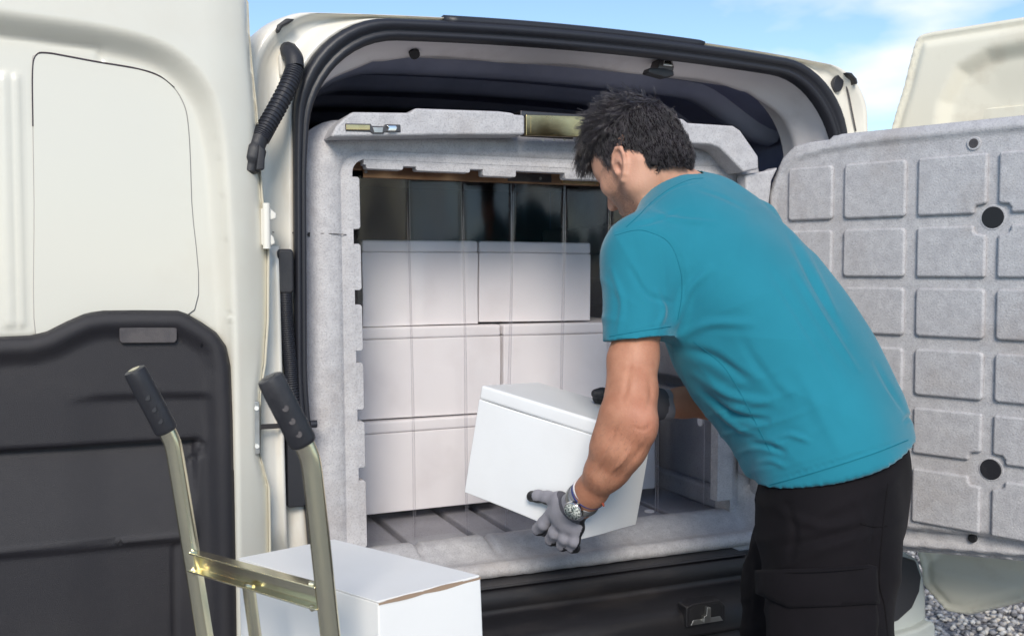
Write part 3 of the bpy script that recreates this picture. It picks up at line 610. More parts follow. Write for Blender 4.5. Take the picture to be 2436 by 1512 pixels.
for i, (a, b) in enumerate(cols):
    for j, (c, d) in enumerate(rows):
        if i == 0: c, d = c + .003 * j, d
        cn = None
        if j in (0, 4): cn = {2: 'br', 3: 'bl'}.get(i)
        if j in (1, 5): cn = {2: 'tr', 3: 'tl'}.get(i)
        prism('panel', notch((a, b, c, d), cn) if cn else rrect(a, b, c, d, .010, 4), FD, -.004, .0095, M['foam'], cd, b=.006, seg=4, ang=50)
def door_disc(name, s, z, r, d0, d1, m, parent=cd):
    pts = [(s + r * math.cos(2 * math.pi * q / 28), z + r * math.sin(2 * math.pi * q / 28)) for q in range(28)]
    return prism(name, pts, FD, d0, d1, m, parent, b=.0015)
door_disc('port_ring', .544, 1.391, .0275, -.002, .0012, M['foam']); door_disc('round_port', .544, 1.391, .0235, 0, .0022, M['hole'])
door_disc('port_ring', .552, .846, .0265, -.002, .0012, M['foam']); door_disc('round_port', .552, .846, .0225, 0, .0035, M['grip'])
door_disc('bolt_ring', .501, 1.553, .0150, -.002, .0035, M['foam']); door_disc('bolt_hole', .501, 1.553, .0105, 0, .0045, M['plate'])
door_disc('bolt_hole', .510, .6835, .0095, -.03, -.012, M['hole'])

# ================================================================== strip curtain inside the opening
M['pvc'] = None
def pvc():
    m = bpy.data.materials.new('clear_pvc_strip'); m.use_nodes = True; t = m.node_tree; N = t.nodes; L = t.links; N.clear()
    out = N.new('ShaderNodeOutputMaterial'); tr = N.new('ShaderNodeBsdfTransparent'); tr.inputs[0].default_value = (.985, .98, .985, 1)
    gl = N.new('ShaderNodeBsdfGlossy'); gl.inputs['Roughness'].default_value = .13; gl.inputs[0].default_value = (1, .97, .98, 1)
    lw = N.new('ShaderNodeLayerWeight'); lw.inputs[0].default_value = .5
    ns = N.new('ShaderNodeTexNoise'); ns.inputs['Scale'].default_value = 7; ns.inputs['Detail'].default_value = 1.5
    tc = N.new('ShaderNodeTexCoord'); mp = N.new('ShaderNodeMapping'); mp.inputs['Scale'].default_value = (1.6, 1, .5); L.new(tc.outputs['Object'], mp.inputs[0]); L.new(mp.outputs[0], ns.inputs[0])
    bn = N.new('ShaderNodeBump'); bn.inputs['Strength'].default_value = .3; bn.inputs['Distance'].default_value = .012; L.new(ns.outputs[0], bn.inputs['Height']); L.new(bn.outputs[0], gl.inputs['Normal']); L.new(bn.outputs[0], lw.inputs['Normal'])
    mx = N.new('ShaderNodeMixShader'); pw = N.new('ShaderNodeMath'); pw.operation = 'POWER'; pw.inputs[1].default_value = 4.; L.new(lw.outputs['Facing'], pw.inputs[0]); ma = N.new('ShaderNodeMath'); ma.operation = 'MULTIPLY_ADD'; ma.inputs[1].default_value = .8; ma.inputs[2].default_value = .024; L.new(pw.outputs[0], ma.inputs[0]); L.new(ma.outputs[0], mx.inputs[0]); L.new(tr.outputs[0], mx.inputs[1]); L.new(gl.outputs[0], mx.inputs[2]); L.new(mx.outputs[0], out.inputs[0])
    return m
M['pvc'] = pvc(); M['pvcedge'] = mat('pvc_strip_edge', (.50, .50, .55), .3)
YC = .175
cu = thing('strip_curtain', 'clear plastic strip curtain hanging in front of the stacked white boxes', 'strip curtain', (-.2, YC, 1.49))
x0, x1 = aty(860, 420, YC)[0], aty(1640, 420, YC)[0]
zr = aty(1100, 419, YC)[2]
rl = obox('curtain_rail', ((x0 + x1) / 2, YC - .008, zr), ((1, 0, 0), (0, 1, 0), (0, 0, 1)), (x1 - x0, .008, .026), M['copper'], cu, b=.0015)
obox('rail_cover', ((x0 + x1) / 2, YC + .012, zr + .03), ((1, 0, 0), (0, 1, 0), (0, 0, 1)), (x1 - x0 + .05, .03, .05), M['copper'], cu, b=.002)
obox('rail_joint', (aty(1255, 420, YC)[0], YC - .0135, zr + .001), ((1, 0, 0), (0, 1, 0), (0, 0, 1)), (.115, .003, .020), M['darksteel'], cu, b=.001)
obox('rail_joint', (aty(1375, 420, YC)[0], YC - .0135, zr + .001), ((1, 0, 0), (0, 1, 0), (0, 0, 1)), (.10, .003, .020), M['brass'], cu, b=.001)
for px in (866, 1196, 1279, 1560): tube('rail_screw', [(aty(px, 422, YC)[0], YC - .012, zr), (aty(px, 422, YC)[0], YC - .018, zr)], .0035, M['steel'], cu, n=8)
edges = [(845, 845), (969, 985), (1098, 1110), (1218, 1203), (1341, 1330), (1447, 1444), (1560, 1560), (1670, 1670)]
for i in range(len(edges) - 1):
    (ta, ba), (tb, bb) = edges[i], edges[i + 1]
    y_ = YC - (.004 if i % 2 else 0); zt, zb = zr - .008, .648
    ov = 5
    pts = []
    xa0, xa1 = aty(ta, 440, y_)[0], aty(ba, 1215, y_)[0]; xb0, xb1 = aty(tb + ov, 440, y_)[0], aty(bb + ov, 1215, y_)[0]
    V, Fc = [], []; nu, nv = 10, 24
    for side in (0, 1):
        for r_ in range(nv + 1):
            v = r_ / nv; z = zt + (zb - zt) * v
            for c_ in range(nu + 1):
                u = c_ / nu; xa, xb = xa0 + (xa1 - xa0) * v, xb0 + (xb1 - xb0) * v
                V.append((xa + (xb - xa) * u, y_ + .002 * side + .005 * math.sin(u * math.pi) * math.sin(v * 5 + i * 2) + .003 * math.sin(v * 7 + i), z))
    k = (nu + 1) * (nv + 1)
    for r_ in range(nv):
        for c_ in range(nu):
            a = r_ * (nu + 1) + c_; q = (a, a + 1, a + nu + 2, a + nu + 1); Fc.append(q); Fc.append(tuple(k + w for w in q[::-1]))
    nb = len(Fc)
    for r_ in range(nv):
        for c_ in (0, nu):
            a = r_ * (nu + 1) + c_; b = a + nu + 1; Fc.append((a, b, b + k, a + k))
    o = link('strip', mesh(V, Fc), [M['pvc'], M['pvcedge']], cu)
    for f in o.data.polygons[nb:]: f.material_index = 1

# ================================================================== white boxes stacked inside
def carton(lab, c, ax, dims, m, lid=.0, grp=None, name='cardboard_box', seam=None):
    ax = [unit(a) for a in ax]
    r = thing(name, lab, 'box', tuple(np.asarray(c) - ax[2] * dims[2] / 2), grp)
    c = np.asarray(c, float)
    if lid:
        hb = dims[2] - lid
        sd = int(abs(c[0]) * 1e4 + abs(c[2]) * 1e3) % 999
        soft_box('container_body', c - ax[2] * (lid / 2 + .0003), ax, (dims[0], dims[1], hb - .0006), m, r, .0022, sd, .0016)
        obox('lid', c + ax[2] * (hb / 2), ax, (dims[0] + .0008, dims[1] + .0008, lid), m, r, b=.006, seg=3)
    else:
        obox('carton', c, ax, dims, m, r, b=.004, seg=2)
    return r
def inbox(lab, xa, xb, z0, z1, yf, rot=0., lean=0., depth=.30, lid=.03):
    c = np.array([(xa + xb) / 2, yf + depth / 2, (z0 + z1) / 2]); a = np.array([math.cos(rot), math.sin(rot), 0]); b = np.array([-math.sin(rot), math.cos(rot), 0])
    a2 = unit(a * math.cos(lean) + ZV * math.sin(lean)); z2 = np.cross(a2, b)
    return carton(lab, c, (a2, b, z2), (xb - xa, depth, z1 - z0), M['card'], lid, 'boxes stacked inside the container')
YBX = .37
def pbox(lab, p0, p1, q0, q1, dy=0., rot=0., lean=0.):   # left and right photo columns, top and bottom rows of the front face
    m = (q0 + q1) / 2; zt, zb = aty(1150, q0, YBX)[2], aty(1150, q1, YBX)[2]
    return inbox(lab, aty(p0, m, YBX)[0], aty(p1, m, YBX)[0], zb, zt, YBX + dy, rot, lean)
pbox('white box at top left of the stack behind the curtain', 865, 1143, 573, 771, .02, .012, .004)
pbox('white box at top right of the stack behind the curtain', 1152, 1416, 573, 768, .025, -.02, -.006)
pbox('wide white box in the middle layer left, near the notched jamb', 822, 1192, 773, 982, .005, .01)
pbox('white box in the middle layer right, behind the person\'s arm', 1200, 1520, 773, 982, .0, -.01)
pbox('white box at bottom left resting on the ribbed floor', 815, 1170, 986, 1194, -.01, .03)
pbox('white box at bottom right, mostly hidden behind the lifted box', 1195, 1548, 986, 1194, -.025, -.01)

# ================================================================== the box being lifted
Mr = None
def rotm(e):
    return np.array(Matrix.Rotation(e[2], 3, 'Z') @ Matrix.Rotation(e[1], 3, 'Y') @ Matrix.Rotation(e[0], 3, 'X'))
HB_C = att(1328.12, 1080.98, 2.08); HB_R = rotm((-.0562, .1574, -1.0916)); HB_D = (.2944 * 1.04, .1862 * 1.04, .2214 * 1.04)
carton('white insulating box with lid held tilted in the gloved hands', HB_C, (HB_R[:, 0], HB_R[:, 1], HB_R[:, 2]), HB_D, M['foamwhite'], .030, name='insulating_box')
# ================================================================== hand truck with its box, nearest the camera
TL, TR_ = 1.52, 1.27
nv_ = vd(.785, 0, .62)
lt = [att(320, 880, TL - .035), att(412, 1052, TL), att(487, 1512, TL + .033)]
rt_ = [att(642, 898, TR_ - .030), att(740, 1088, TR_), att(786, 1512, TR_ + .020)]
ht = thing('hand_truck', 'yellow zinc hand truck with black grips parked before the left door', 'hand truck', tuple(att(640, 1512, 1.45) * [1, 1, 0]))
feet = []
for P in (lt, rt_):
    g, bnd, low = P; d = unit(low - bnd); foot = bnd + d * ((bnd[2] - .05) / -d[2])
    feet.append(foot)
    path = [bnd + (g - bnd) * .75, bnd + (g - bnd) * .22] + catmull([bnd + (g - bnd) * .14, bnd + (g - bnd) * .02 + d * .008, bnd + d * .05], 5) + [bnd + d * .2, bnd + d * .5, foot]
    tube('rail', path, .0128, M['zinc'], ht, n=20)
    a = unit(g - bnd); L_ = np.linalg.norm(g - bnd)
    q = [bnd + a * s for s in (.020, .022, .026, .05, L_ - .02, L_ - .004, L_, L_ + .0015)]
    gr = tube('grip', q, [.0145, .0168, .0175, .0172, .0170, .0166, .0155, .012], M['grip'], ht, n=22)
    side = unit(np.cross(a, fwv)) if False else unit(np.cross(fwv, a))
    for s in (.30, .46, .62):
        c = bnd + a * L_ * s - fwv * .0172
        tube('grip_hole', [c + side * .004 + fwv * .002, c + side * .004 - fwv * .0006], .0042, M['plate' if P is rt_ else 'grip'], gr, n=10)
    tube('grip_hollow', [bnd + a * (L_ - .012), bnd + a * (L_ + .0022)], .0085, M['zinc'] if P is lt else M['grip'], gr, n=14)
# channel cross bar
c0, c1 = att(455, 1332, TL + .021), att(765, 1420, TR_ + .016)
ex = unit(c1 - c0); ez = unit(ZV - ex * (ZV @ ex)); ey = np.cross(ez, ex); ey = ey if ey @ fwv < 0 else -ey
Lc = np.linalg.norm(c1 - c0); cm = (c0 + c1) / 2
pr = [(-.015, -.010), (.015, -.010), (.015, .010), (.0125, .010), (.0125, -.0075), (-.0125, -.0075), (-.0125, .010), (-.015, .010)]
secs = [[c + ez * u + ey * w for u, w in pr] for c in (c0, c1)]
bev(loft('cross_bar', secs, M['zinc'], ht, closed=True, cap=True), .001, 2)
for e, s in ((c0, 1), (c1, -1)):
    for u in (.015, -.015): tube('weld_bead', [e + ex * s * .012 + ez * u + ey * .002, e + ex * s * .016 + ez * u + ey * .004, e + ex * s * .022 + ez * u + ey * .003], [.003, .0048, .003], M['zinc'], ht, n=10)
m0 = c0 + ex * Lc * .48 - ez * .013
down = unit((feet[0] + feet[1]) / 2 - (lt[1] + rt_[1]) / 2)
obox('centre_strut', m0 + down * .31, (np.cross(down, ey), ey, down), (.020, .012, .62), M['zinc'], ht, b=.003)
tube('weld_bead', [m0 - ex * .012, m0 - ex * .004, m0 + ex * .006, m0 + ex * .014], [.003, .005, .005, .003], M['zinc'], ht, n=10)
lo0, lo1 = feet[0] + ZV * .35, feet[1] + ZV * .35
tube('lower_bar', [feet[0] - down * .22, feet[1] - down * .22], .011, M['zinc'], ht, n=14)
fm = (feet[0] + feet[1]) / 2; nh = unit([nv_[0], nv_[1], 0]); ww = unit(feet[1] - feet[0])
obox('toe_plate', fm + nh * .13 + ZV * -.035, (ww, nh, ZV), (np.linalg.norm(feet[1] - feet[0]) + .06, .26, .006), M['zinc'], ht, b=.002)
tube('axle', [feet[0] - nh * .09 - ww * .07 + ZV * .06, feet[1] - nh * .09 + ww * .07 + ZV * .06], .009, M['steel'], ht, n=12)
for f, s in ((feet[0], -1), (feet[1], 1)):
    c = f - nh * .09 + ww * s * .06 + ZV * .06
    a = np.stack([nh, ZV, ww]); ringp = [(math.cos(q * math.pi / 12), math.sin(q * math.pi / 12)) for q in range(24)]
    secs = [[c + nh * x * r + ZV * z * r + ww * w for x, z in ringp] for r, w in ((.05, -.018), (.09, -.018), (.105, -.010), (.108, 0), (.105, .010), (.09, .018), (.05, .018))]
    loft('wheel', secs, M['rubber'], ht, closed=True, cap=True)

BX = np.array(rotm((-.062, .012, .34))); 
bc = att(846, 1537, 1.6); bd = (.187, .405, .25)
def topbox(lab, c, m=M['card2']):
    r = thing('cardboard_box', lab, 'box', tuple(c - BX[:, 2] * bd[2] / 2), 'boxes carried on the hand truck')
    soft_box('carton', c, (BX[:, 0], BX[:, 1], BX[:, 2]), bd, m, r, .0025, 3, .0014)
    # top flap tucked in at the near edge, with its brown cut edge
    t = c + BX[:, 2] * (bd[2] / 2 + .0012)
    obox('top_flap', t + BX[:, 1] * .001, (BX[:, 0], BX[:, 1], BX[:, 2]), (bd[0] - .0005, bd[1] - .004, .0024), m, r, b=.0008)
    V = []; n = 24
    for i in range(n + 1):
        u = i / n; w = .0012 + .0022 * abs(math.sin(u * 7.3)) * math.sin(u * math.pi)
        p = c + BX[:, 0] * (u - .5) * bd[0] * .99 - BX[:, 1] * (bd[1] / 2 + .0006) + BX[:, 2] * (bd[2] / 2 - .0015)
        V += [p + BX[:, 2] * w, p - BX[:, 2] * w, p + BX[:, 1] * .004 + BX[:, 2] * w, p + BX[:, 1] * .004 - BX[:, 2] * w]
    Fc = []
    for i in range(n):
        a = i * 4; Fc += [(a, a + 1, a + 5, a + 4), (a, a + 4, a + 6, a + 2), (a + 1, a + 3, a + 7, a + 5)]
    link('flap_edge', fixn(mesh(V, Fc)), M['kraft'], r, smooth=False)
    return r
topbox('white cardboard box with a brown flap edge standing behind the hand truck', bc)
# ================================================================== person: implicit surfaces meshed with surface nets
class Field:
    def __init__(s, lo, hi, h):
        s.lo = np.asarray(lo, float); s.h = h; s.n = np.ceil((np.asarray(hi) - s.lo) / h).astype(int) + 1
        s.val = np.full(s.n, .06, np.float32)
    def block(s, lo, hi):
        a = np.clip(((np.asarray(lo) - s.lo) / s.h).astype(int), 0, s.n - 1); b = np.clip(((np.asarray(hi) - s.lo) / s.h).astype(int) + 2, 1, s.n)
        ax = [(s.lo[i] + s.h * np.arange(a[i], b[i])).astype(np.float32) for i in range(3)]
        P = np.stack(np.meshgrid(*ax, indexing='ij'), -1); return tuple(slice(a[i], b[i]) for i in range(3)), P
    def add(s, prim, k=.012, op='u'):
        f, lo, hi = prim; m = .02 + k; sl, P = s.block(lo - m, hi + m); d = f(P); v = s.val[sl]
        if op == 'c': d = -d; v2, d2 = -v, -d
        else: v2, d2 = v, d
        t = np.clip(.5 + .5 * (d2 - v2) / k, 0, 1); r = d2 + (v2 - d2) * t - k * t * (1 - t)
        s.val[sl] = -r if op == 'c' else r
    def plane(s, o, n):
        sl, P = s.block(s.lo, s.lo + s.n * s.h); s.val = np.maximum(s.val, ((P - np.asarray(o, np.float32)) @ np.asarray(n, np.float32)))
    def mesh(s, smooth=2):
        val = s.val; sg = val < 0; n = s.n
        c = sum(sg[i:n[0]-1+i, j:n[1]-1+j, k:n[2]-1+k].astype(np.int8) for i in (0, 1) for j in (0, 1) for k in (0, 1))
        idx = np.argwhere((c > 0) & (c < 8)); pos = np.zeros((len(idx), 3)); cnt = np.zeros(len(idx))
        cor = [(i, j, k) for i in (0, 1) for j in (0, 1) for k in (0, 1)]
        for a in cor:
            for ax in range(3):
                if a[ax]: continue
                b = list(a); b[ax] = 1
                va = val[tuple((idx + a).T)]; vb = val[tuple((idx + b).T)]; cr = (va < 0) != (vb < 0)
                t = np.where(cr, va / np.where(va == vb, 1, va - vb), 0); p = np.array(a, float)[None] + np.zeros((len(idx), 3)); p[:, ax] += t
                pos[cr] += p[cr]; cnt += cr
        V = s.lo + s.h * (idx + pos / cnt[:, None]); gid = np.full(n - 1, -1, np.int64); gid[tuple(idx.T)] = np.arange(len(idx))
        Q = []
        for ax in range(3):
            o1, o2 = (ax + 1) % 3, (ax + 2) % 3
            a = np.take(sg, range(0, n[ax] - 1), ax); b = np.take(sg, range(1, n[ax]), ax); e = np.argwhere(a != b)
            e = e[(e[:, o1] > 0) & (e[:, o2] > 0) & (e[:, o1] < n[o1] - 1) & (e[:, o2] < n[o2] - 1)]
            fl = a[tuple(e.T)]
            def cell(d1, d2): q = e.copy(); q[:, o1] += d1; q[:, o2] += d2; return gid[tuple(q.T)]
            q = np.stack([cell(-1, -1), cell(0, -1), cell(0, 0), cell(-1, 0)], 1); q[~fl] = q[~fl][:, ::-1]; Q.append(q)
        Q = np.vstack(Q); Q = Q[(Q >= 0).all(1)]
        E = np.vstack([Q[:, [0, 1]], Q[:, [1, 2]], Q[:, [2, 3]], Q[:, [3, 0]]]); E = np.vstack([E, E[:, ::-1]])
        deg = np.maximum(np.bincount(E[:, 0], minlength=len(V)), 1)
        for lam in [.5, -.52] * smooth:
            A = np.stack([np.bincount(E[:, 0], V[E[:, 1], i], len(V)) for i in range(3)], 1) / deg[:, None]; V = V + lam * (A - V)
        return V, Q
def vnorm(V, Q):
    n = np.cross(V[Q[:, 2]] - V[Q[:, 0]], V[Q[:, 3]] - V[Q[:, 1]]); N = np.zeros_like(V)
    for i in range(4): N += np.stack([np.bincount(Q[:, i], n[:, j], len(V)) for j in range(3)], 1)
    return N / (np.linalg.norm(N, axis=1, keepdims=True) + 1e-12)
def rc(A, B, ra, rb):
    A, B = np.asarray(A, np.float32), np.asarray(B, np.float32); d = B - A; l2 = float(d @ d) + 1e-12; m = max(ra, rb)
    def f(P):
        q = P - A; h = np.clip((q @ d) / l2, 0, 1); return np.linalg.norm(q - h[..., None] * d, axis=-1) - (ra + (rb - ra) * h)
    return f, np.minimum(A, B) - m, np.maximum(A, B) + m
def ell(c, ax, r):
    c = np.asarray(c, np.float32); Mx = np.stack([unit(a) for a in ax]).astype(np.float32); r = np.asarray(r, np.float32); m = r.max()
    def f(P):
        q = (P - c) @ Mx.T; k0 = np.linalg.norm(q / r, axis=-1); k1 = np.linalg.norm(q / (r * r), axis=-1); return k0 * (k0 - 1) / np.maximum(k1, 1e-6)
    return f, c - m, c + m
def chain(F, pts, k=.01):                              # pts: (point, radius)
    for (a, ra), (b, rb) in zip(pts[:-1], pts[1:]): F.add(rc(a, b, ra, rb), k)
def stations(F, st, lat0, sub=3, k=.02, ex=2.3):
    C = catmull([s[0] for s in st], sub); W = catmull([np.array([s[1], s[2]]) for s in st], sub)
    for i in range(len(C) - 1):
        A, B = C[i], C[i + 1]; T = unit(B - A); lat = unit(lat0 - T * (T @ lat0)); fro = np.cross(T, lat)
        Mx = np.stack([lat, fro, T]).astype(np.float32); L_ = np.linalg.norm(B - A); A32 = A.astype(np.float32); wa, wb = W[i], W[i + 1]
        def f(P, A32=A32, Mx=Mx, L_=L_, wa=wa, wb=wb):
            q = (P - A32) @ Mx.T; h = np.clip(q[..., 2] / L_, 0, 1); ra = wa[0] + (wb[0] - wa[0]) * h; rb = wa[1] + (wb[1] - wa[1]) * h
            da = q[..., 2] - h * L_; m = np.minimum(ra, rb)
            r = (np.abs(q[..., 0] / ra) ** ex + np.abs(q[..., 1] / rb) ** ex + np.abs(da / m) ** ex) ** (1 / ex); return (r - 1) * m
        m = max(*wa, *wb); F.add((f, np.minimum(A, B) - m, np.maximum(A, B) + m), k)
def clip(prim, o, n):
    f, lo, hi = prim; o = np.asarray(o, np.float32); n = np.asarray(n, np.float32)
    return (lambda P: np.maximum(f(P), (P - o) @ n)), lo, hi
def bounds(pts, m): A = np.array(pts); return A.min(0) - m, A.max(0) + m
def wob(V, sc, seed, amp):                             # smooth pseudo noise
    r = np.random.default_rng(seed); out = np.zeros(len(V))
    for i in range(7):
        w = unit(r.normal(size=3)) * sc * r.uniform(.6, 1.6); out += np.sin(V @ w + r.uniform(0, 6.28))
    return amp * out / 2.6
def crease(V, N, lines):
    """press folds and seams into cloth: each line is given where the photo shows it, on the side that faces the camera"""
    x, y = pxo(V); P = np.stack([x, y], 1); face = np.clip(-(N @ fwv) * 1.6, 0, 1); d = np.zeros(len(V))
    for pts, amp, w in lines:
        w = w * .78
        L_ = np.array(catmull([np.array(p, float) for p in pts], 6)); lo, hi = L_.min(0) - 4 * w, L_.max(0) + 4 * w
        m = np.where((x > lo[0]) & (x < hi[0]) & (y > lo[1]) & (y < hi[1]))[0]
        if len(m):
            ds = seg_dist(P[m], L_); s0 = L_[0]; s1 = L_[-1]; tt = np.clip(((P[m] - s0) @ (s1 - s0)) / ((s1 - s0) @ (s1 - s0)), 0, 1)
            taper = np.clip(np.sin(np.pi * (.08 + .84 * tt)), 0, 1)
            g = np.exp(-(ds / w) ** 2); d[m] += 1.75 * amp * taper * (g - .45 * np.exp(-(ds / (2.1 * w)) ** 2))
    return V + N * (d * face)[:, None]

M['shirt'] = mat('teal_cotton', (.017, .198, .268), .88, col2=(.020, .226, .305), nscale=5, bump=.35, bscale=1500, sheen=.28, spec=.2)
M['trouser'] = mat('black_work_cloth', (.0058, .0048, .0062), .85, col2=(.0095, .0075, .0095), nscale=7, bump=.4, bscale=1300, sheen=.02, spec=.18)
M['stitch'] = mat('dark_stitching', (.009, .008, .009), .9, spec=.1)
M['glove'] = mat('grey_knit_glove', (.285, .275, .30), .85, col2=(.25, .24, .265), nscale=30, bump=.5, bscale=1600, sheen=.15, spec=.25)
M['gloveband'] = mat('dark_grey_cuff_band', (.095, .092, .105), .85, bump=.4, bscale=1600, spec=.25)
M['gloveblack'] = mat('black_glove_coating', (.014, .014, .016), .48, bump=.5, bscale=700)
M['hair'] = mat('dark_brown_hair', (.016, .012, .014), .32, col2=(.060, .048, .056), nscale=45, spec=1.); M['haircap'] = mat('dark_hair_base', (.010, .008, .009), .9, spec=.1)  # paler second hair tone paints highlights into the strands
def skin_mat():
    m = mat('tanned_skin', (.44, .190, .110), .54, col2=(.53, .255, .155), nscale=22, bump=.4, bscale=300, sss=.12, spec=.45, speck=((.20, .085, .05), 700, .58, .70, .35))
    t = m.node_tree; N = t.nodes; L = t.links; b = N['Principled BSDF']
    for nm, c, sc, lo, hi in (('pink', (.60, .22, .16), 0, 0, 0), ('fair', (.66, .37, .255), 0, 0, 0), ('beard', (.040, .024, .020), 900, .38, .60)):
        old = b.inputs['Base Color'].links[0].from_socket; a = N.new('ShaderNodeAttribute'); a.attribute_name = nm
        x = N.new('ShaderNodeMix'); x.data_type = 'RGBA'; L.new(old, x.inputs[6]); x.inputs[7].default_value = (*c, 1); f = a.outputs['Fac']
        if sc:
            tc = N.new('ShaderNodeTexCoord'); n = N.new('ShaderNodeTexNoise'); n.inputs['Scale'].default_value = sc; L.new(tc.outputs['Object'], n.inputs[0])
            r = N.new('ShaderNodeMapRange'); r.inputs[1].default_value = lo; r.inputs[2].default_value = hi; L.new(n.outputs[0], r.inputs[0])
            q = N.new('ShaderNodeMath'); q.operation = 'MULTIPLY'; L.new(f, q.inputs[0]); L.new(r.outputs[0], q.inputs[1]); f = q.outputs[0]
        L.new(f, x.inputs[0]); L.new(x.outputs[2], b.inputs['Base Color'])
    return m
M['skin'] = skin_mat()

man = thing('person', 'person in a teal T-shirt and black cargo trousers bending to lift a white box', 'person', tuple(att(1950, 1512, 1.86) * [1, 1, 0]))
LAT = vd(.6, 0, .8)
# ---- head frame
HC = att(1521, 382, 2.08); Fh = unit(vd(-.58, -.574, .58)); Uh = vd(-.405, .82, .405); Uh = unit(Uh - Fh * (Uh @ Fh)); Lh = np.cross(Uh, Fh)
def hp(f, l, u): return HC + Fh * f + Lh * l + Uh * u
HA = (Fh, Lh, Uh)
def build_body():
    arm = [(1525, 640, 1.905, .055), (1515, 760, 1.855, .047), (1511, 850, 1.825, .0405), (1508, 930, 1.795, .0400), (1501, 990, 1.775, .0425), (1477, 1058, 1.785, .0412), (1440, 1120, 1.82, .0350), (1406, 1168, 1.86, .0280), (1384, 1200, 1.885, .0262)]
    arm2 = [(1775, 570, 2.18, .052), (1790, 740, 2.17, .046), (1792, 915, 2.15, .044), (1745, 945, 2.145, .040), (1690, 954, 2.135, .036), (1625, 957, 2.125, .0305), (1575, 962, 2.113, .029)]
    allp = [att(*a[:3]) for a in arm + arm2] + [hp(.13, 0, 0), hp(-.13, 0, .13), hp(0, .1, .13), hp(.1, 0, -.13), att(1800, 720, 2.0)]
    lo, hi = bounds(allp, .085); F = Field(lo, hi, .0028)
    # head
    F.add(ell(hp(-.012, 0, .022), HA, (.096, .076, .092)), .01)
    F.add(ell(hp(.022, 0, -.035), HA, (.073, .062, .082)), .03)
    F.add(ell(hp(.050, 0, .035), HA, (.045, .055, .045)), .03)
    for s in (-1, 1):
        F.add(rc(hp(.066, .012 * s, -.098), hp(.0, .052 * s, -.066), .017, .020), .03)
        F.add(rc(hp(.0, .054 * s, -.066), hp(-.008, .062 * s, -.02), .018, .018), .03)
        F.add(ell(hp(.056, .045 * s, -.020), HA, (.026, .020, .020)), .02)
        F.add(rc(hp(.084, .012 * s, .022), hp(.068, .042 * s, .020), .010, .009), .014)
        F.add(ell(hp(.086, .030 * s, .001), HA, (.014, .017, .010)), .008, 'c')
        F.add(ell(hp(.074, .031 * s, .001), HA, (.013, .015, .012)), .004)
        F.add(ell(hp(.097, .011 * s, -.040), HA, (.010, .008, .008)), .006)
        F.add(ell(hp(.098, .007 * s, -.048), HA, (.006, .0035, .005)), .003, 'c')
    F.add(rc(hp(.088, 0, .006), hp(.110, 0, -.034), .0075, .0105), .010)
    F.add(ell(hp(.083, 0, -.066), HA, (.014, .024, .0065)), .008); F.add(ell(hp(.081, 0, -.079), HA, (.014, .021, .0075)), .008)
    F.add(ell(hp(.074, 0, -.105), HA, (.019, .022, .015)), .02)
    # neck, shoulders
    F.add(rc(hp(-.030, 0, -.045), att(1612, 482, 2.065), .051, .056), .03)
    F.add(rc(hp(.02, 0, -.075), att(1565, 545, 2.06), .040, .045), .03)
    F.add(rc(att(1632, 468, 2.07), att(1550, 600, 1.95), .045, .05), .03); F.add(rc(att(1640, 468, 2.08), att(1765, 550, 2.17), .045, .05), .03)
    F.add(rc(hp(-.035, .058, -.035), att(1545, 530, 2.03), .014, .016), .02)
    F.add(rc(att(1660, 560, 2.05), att(1780, 700, 2.0), .085, .10), .03)
    # ear
    for s in (1, -1):
        def ep(f, u, o=0.): return hp(.002 + f * 1.15 + u * -.20, s * (.0735 + .28 * max(0, .010 - f) + o), -.022 + u * .95 - f * .15)
        F.add(ell(ep(-.006, .003, -.002), (Fh * .96 - Lh * s * .25, Lh * s * .96 + Fh * .25, Uh), (.020, .0045, .026)), .004)
        hx = [(.013, .006, .0032), (.012, .020, .0036), (.004, .031, .0040), (-.009, .033, .0042), (-.020, .023, .0042), (-.022, .006, .0040), (-.017, -.011, .0042), (-.009, -.025, .0058), (-.001, -.031, .0062), (.006, -.026, .0045)]
        for a, b in zip(hx[:-1], hx[1:]): F.add(rc(ep(a[0], a[1], .003), ep(b[0], b[1], .003), a[2], b[2]), .003)
        F.add(rc(ep(.0, .017, .001), ep(-.011, .0, .002), .003, .0035), .004); F.add(rc(ep(-.011, .0, .002), ep(-.006, -.015, .002), .0035, .0035), .004)
        F.add(ell(ep(.010, -.004, .004), HA, (.005, .004, .006)), .004)
        F.add(ell(ep(.0005, -.002, .007), HA, (.0075, .008, .0105)), .003, 'c')
    # arms
    chain(F, [(att(*a[:3]), a[3]) for a in arm], .016); chain(F, [(att(*a[:3]), a[3]) for a in arm2], .016)
    F.add(ell(att(1532, 1004, 1.745), (rtv, fwh, ZV), (.014, .013, .020)), .03)
    F.add(rc(att(1462, 985, 1.79), att(1438, 1060, 1.80), .024, .021), .03)
    F.add(rc(att(1480, 860, 1.83), att(1476, 930, 1.81), .022, .020), .03)
    F.add(rc(att(1520, 1030, 1.765), att(1470, 1110, 1.80), .022, .018), .03)
    V, Q = F.mesh(2); N = vnorm(V, Q)
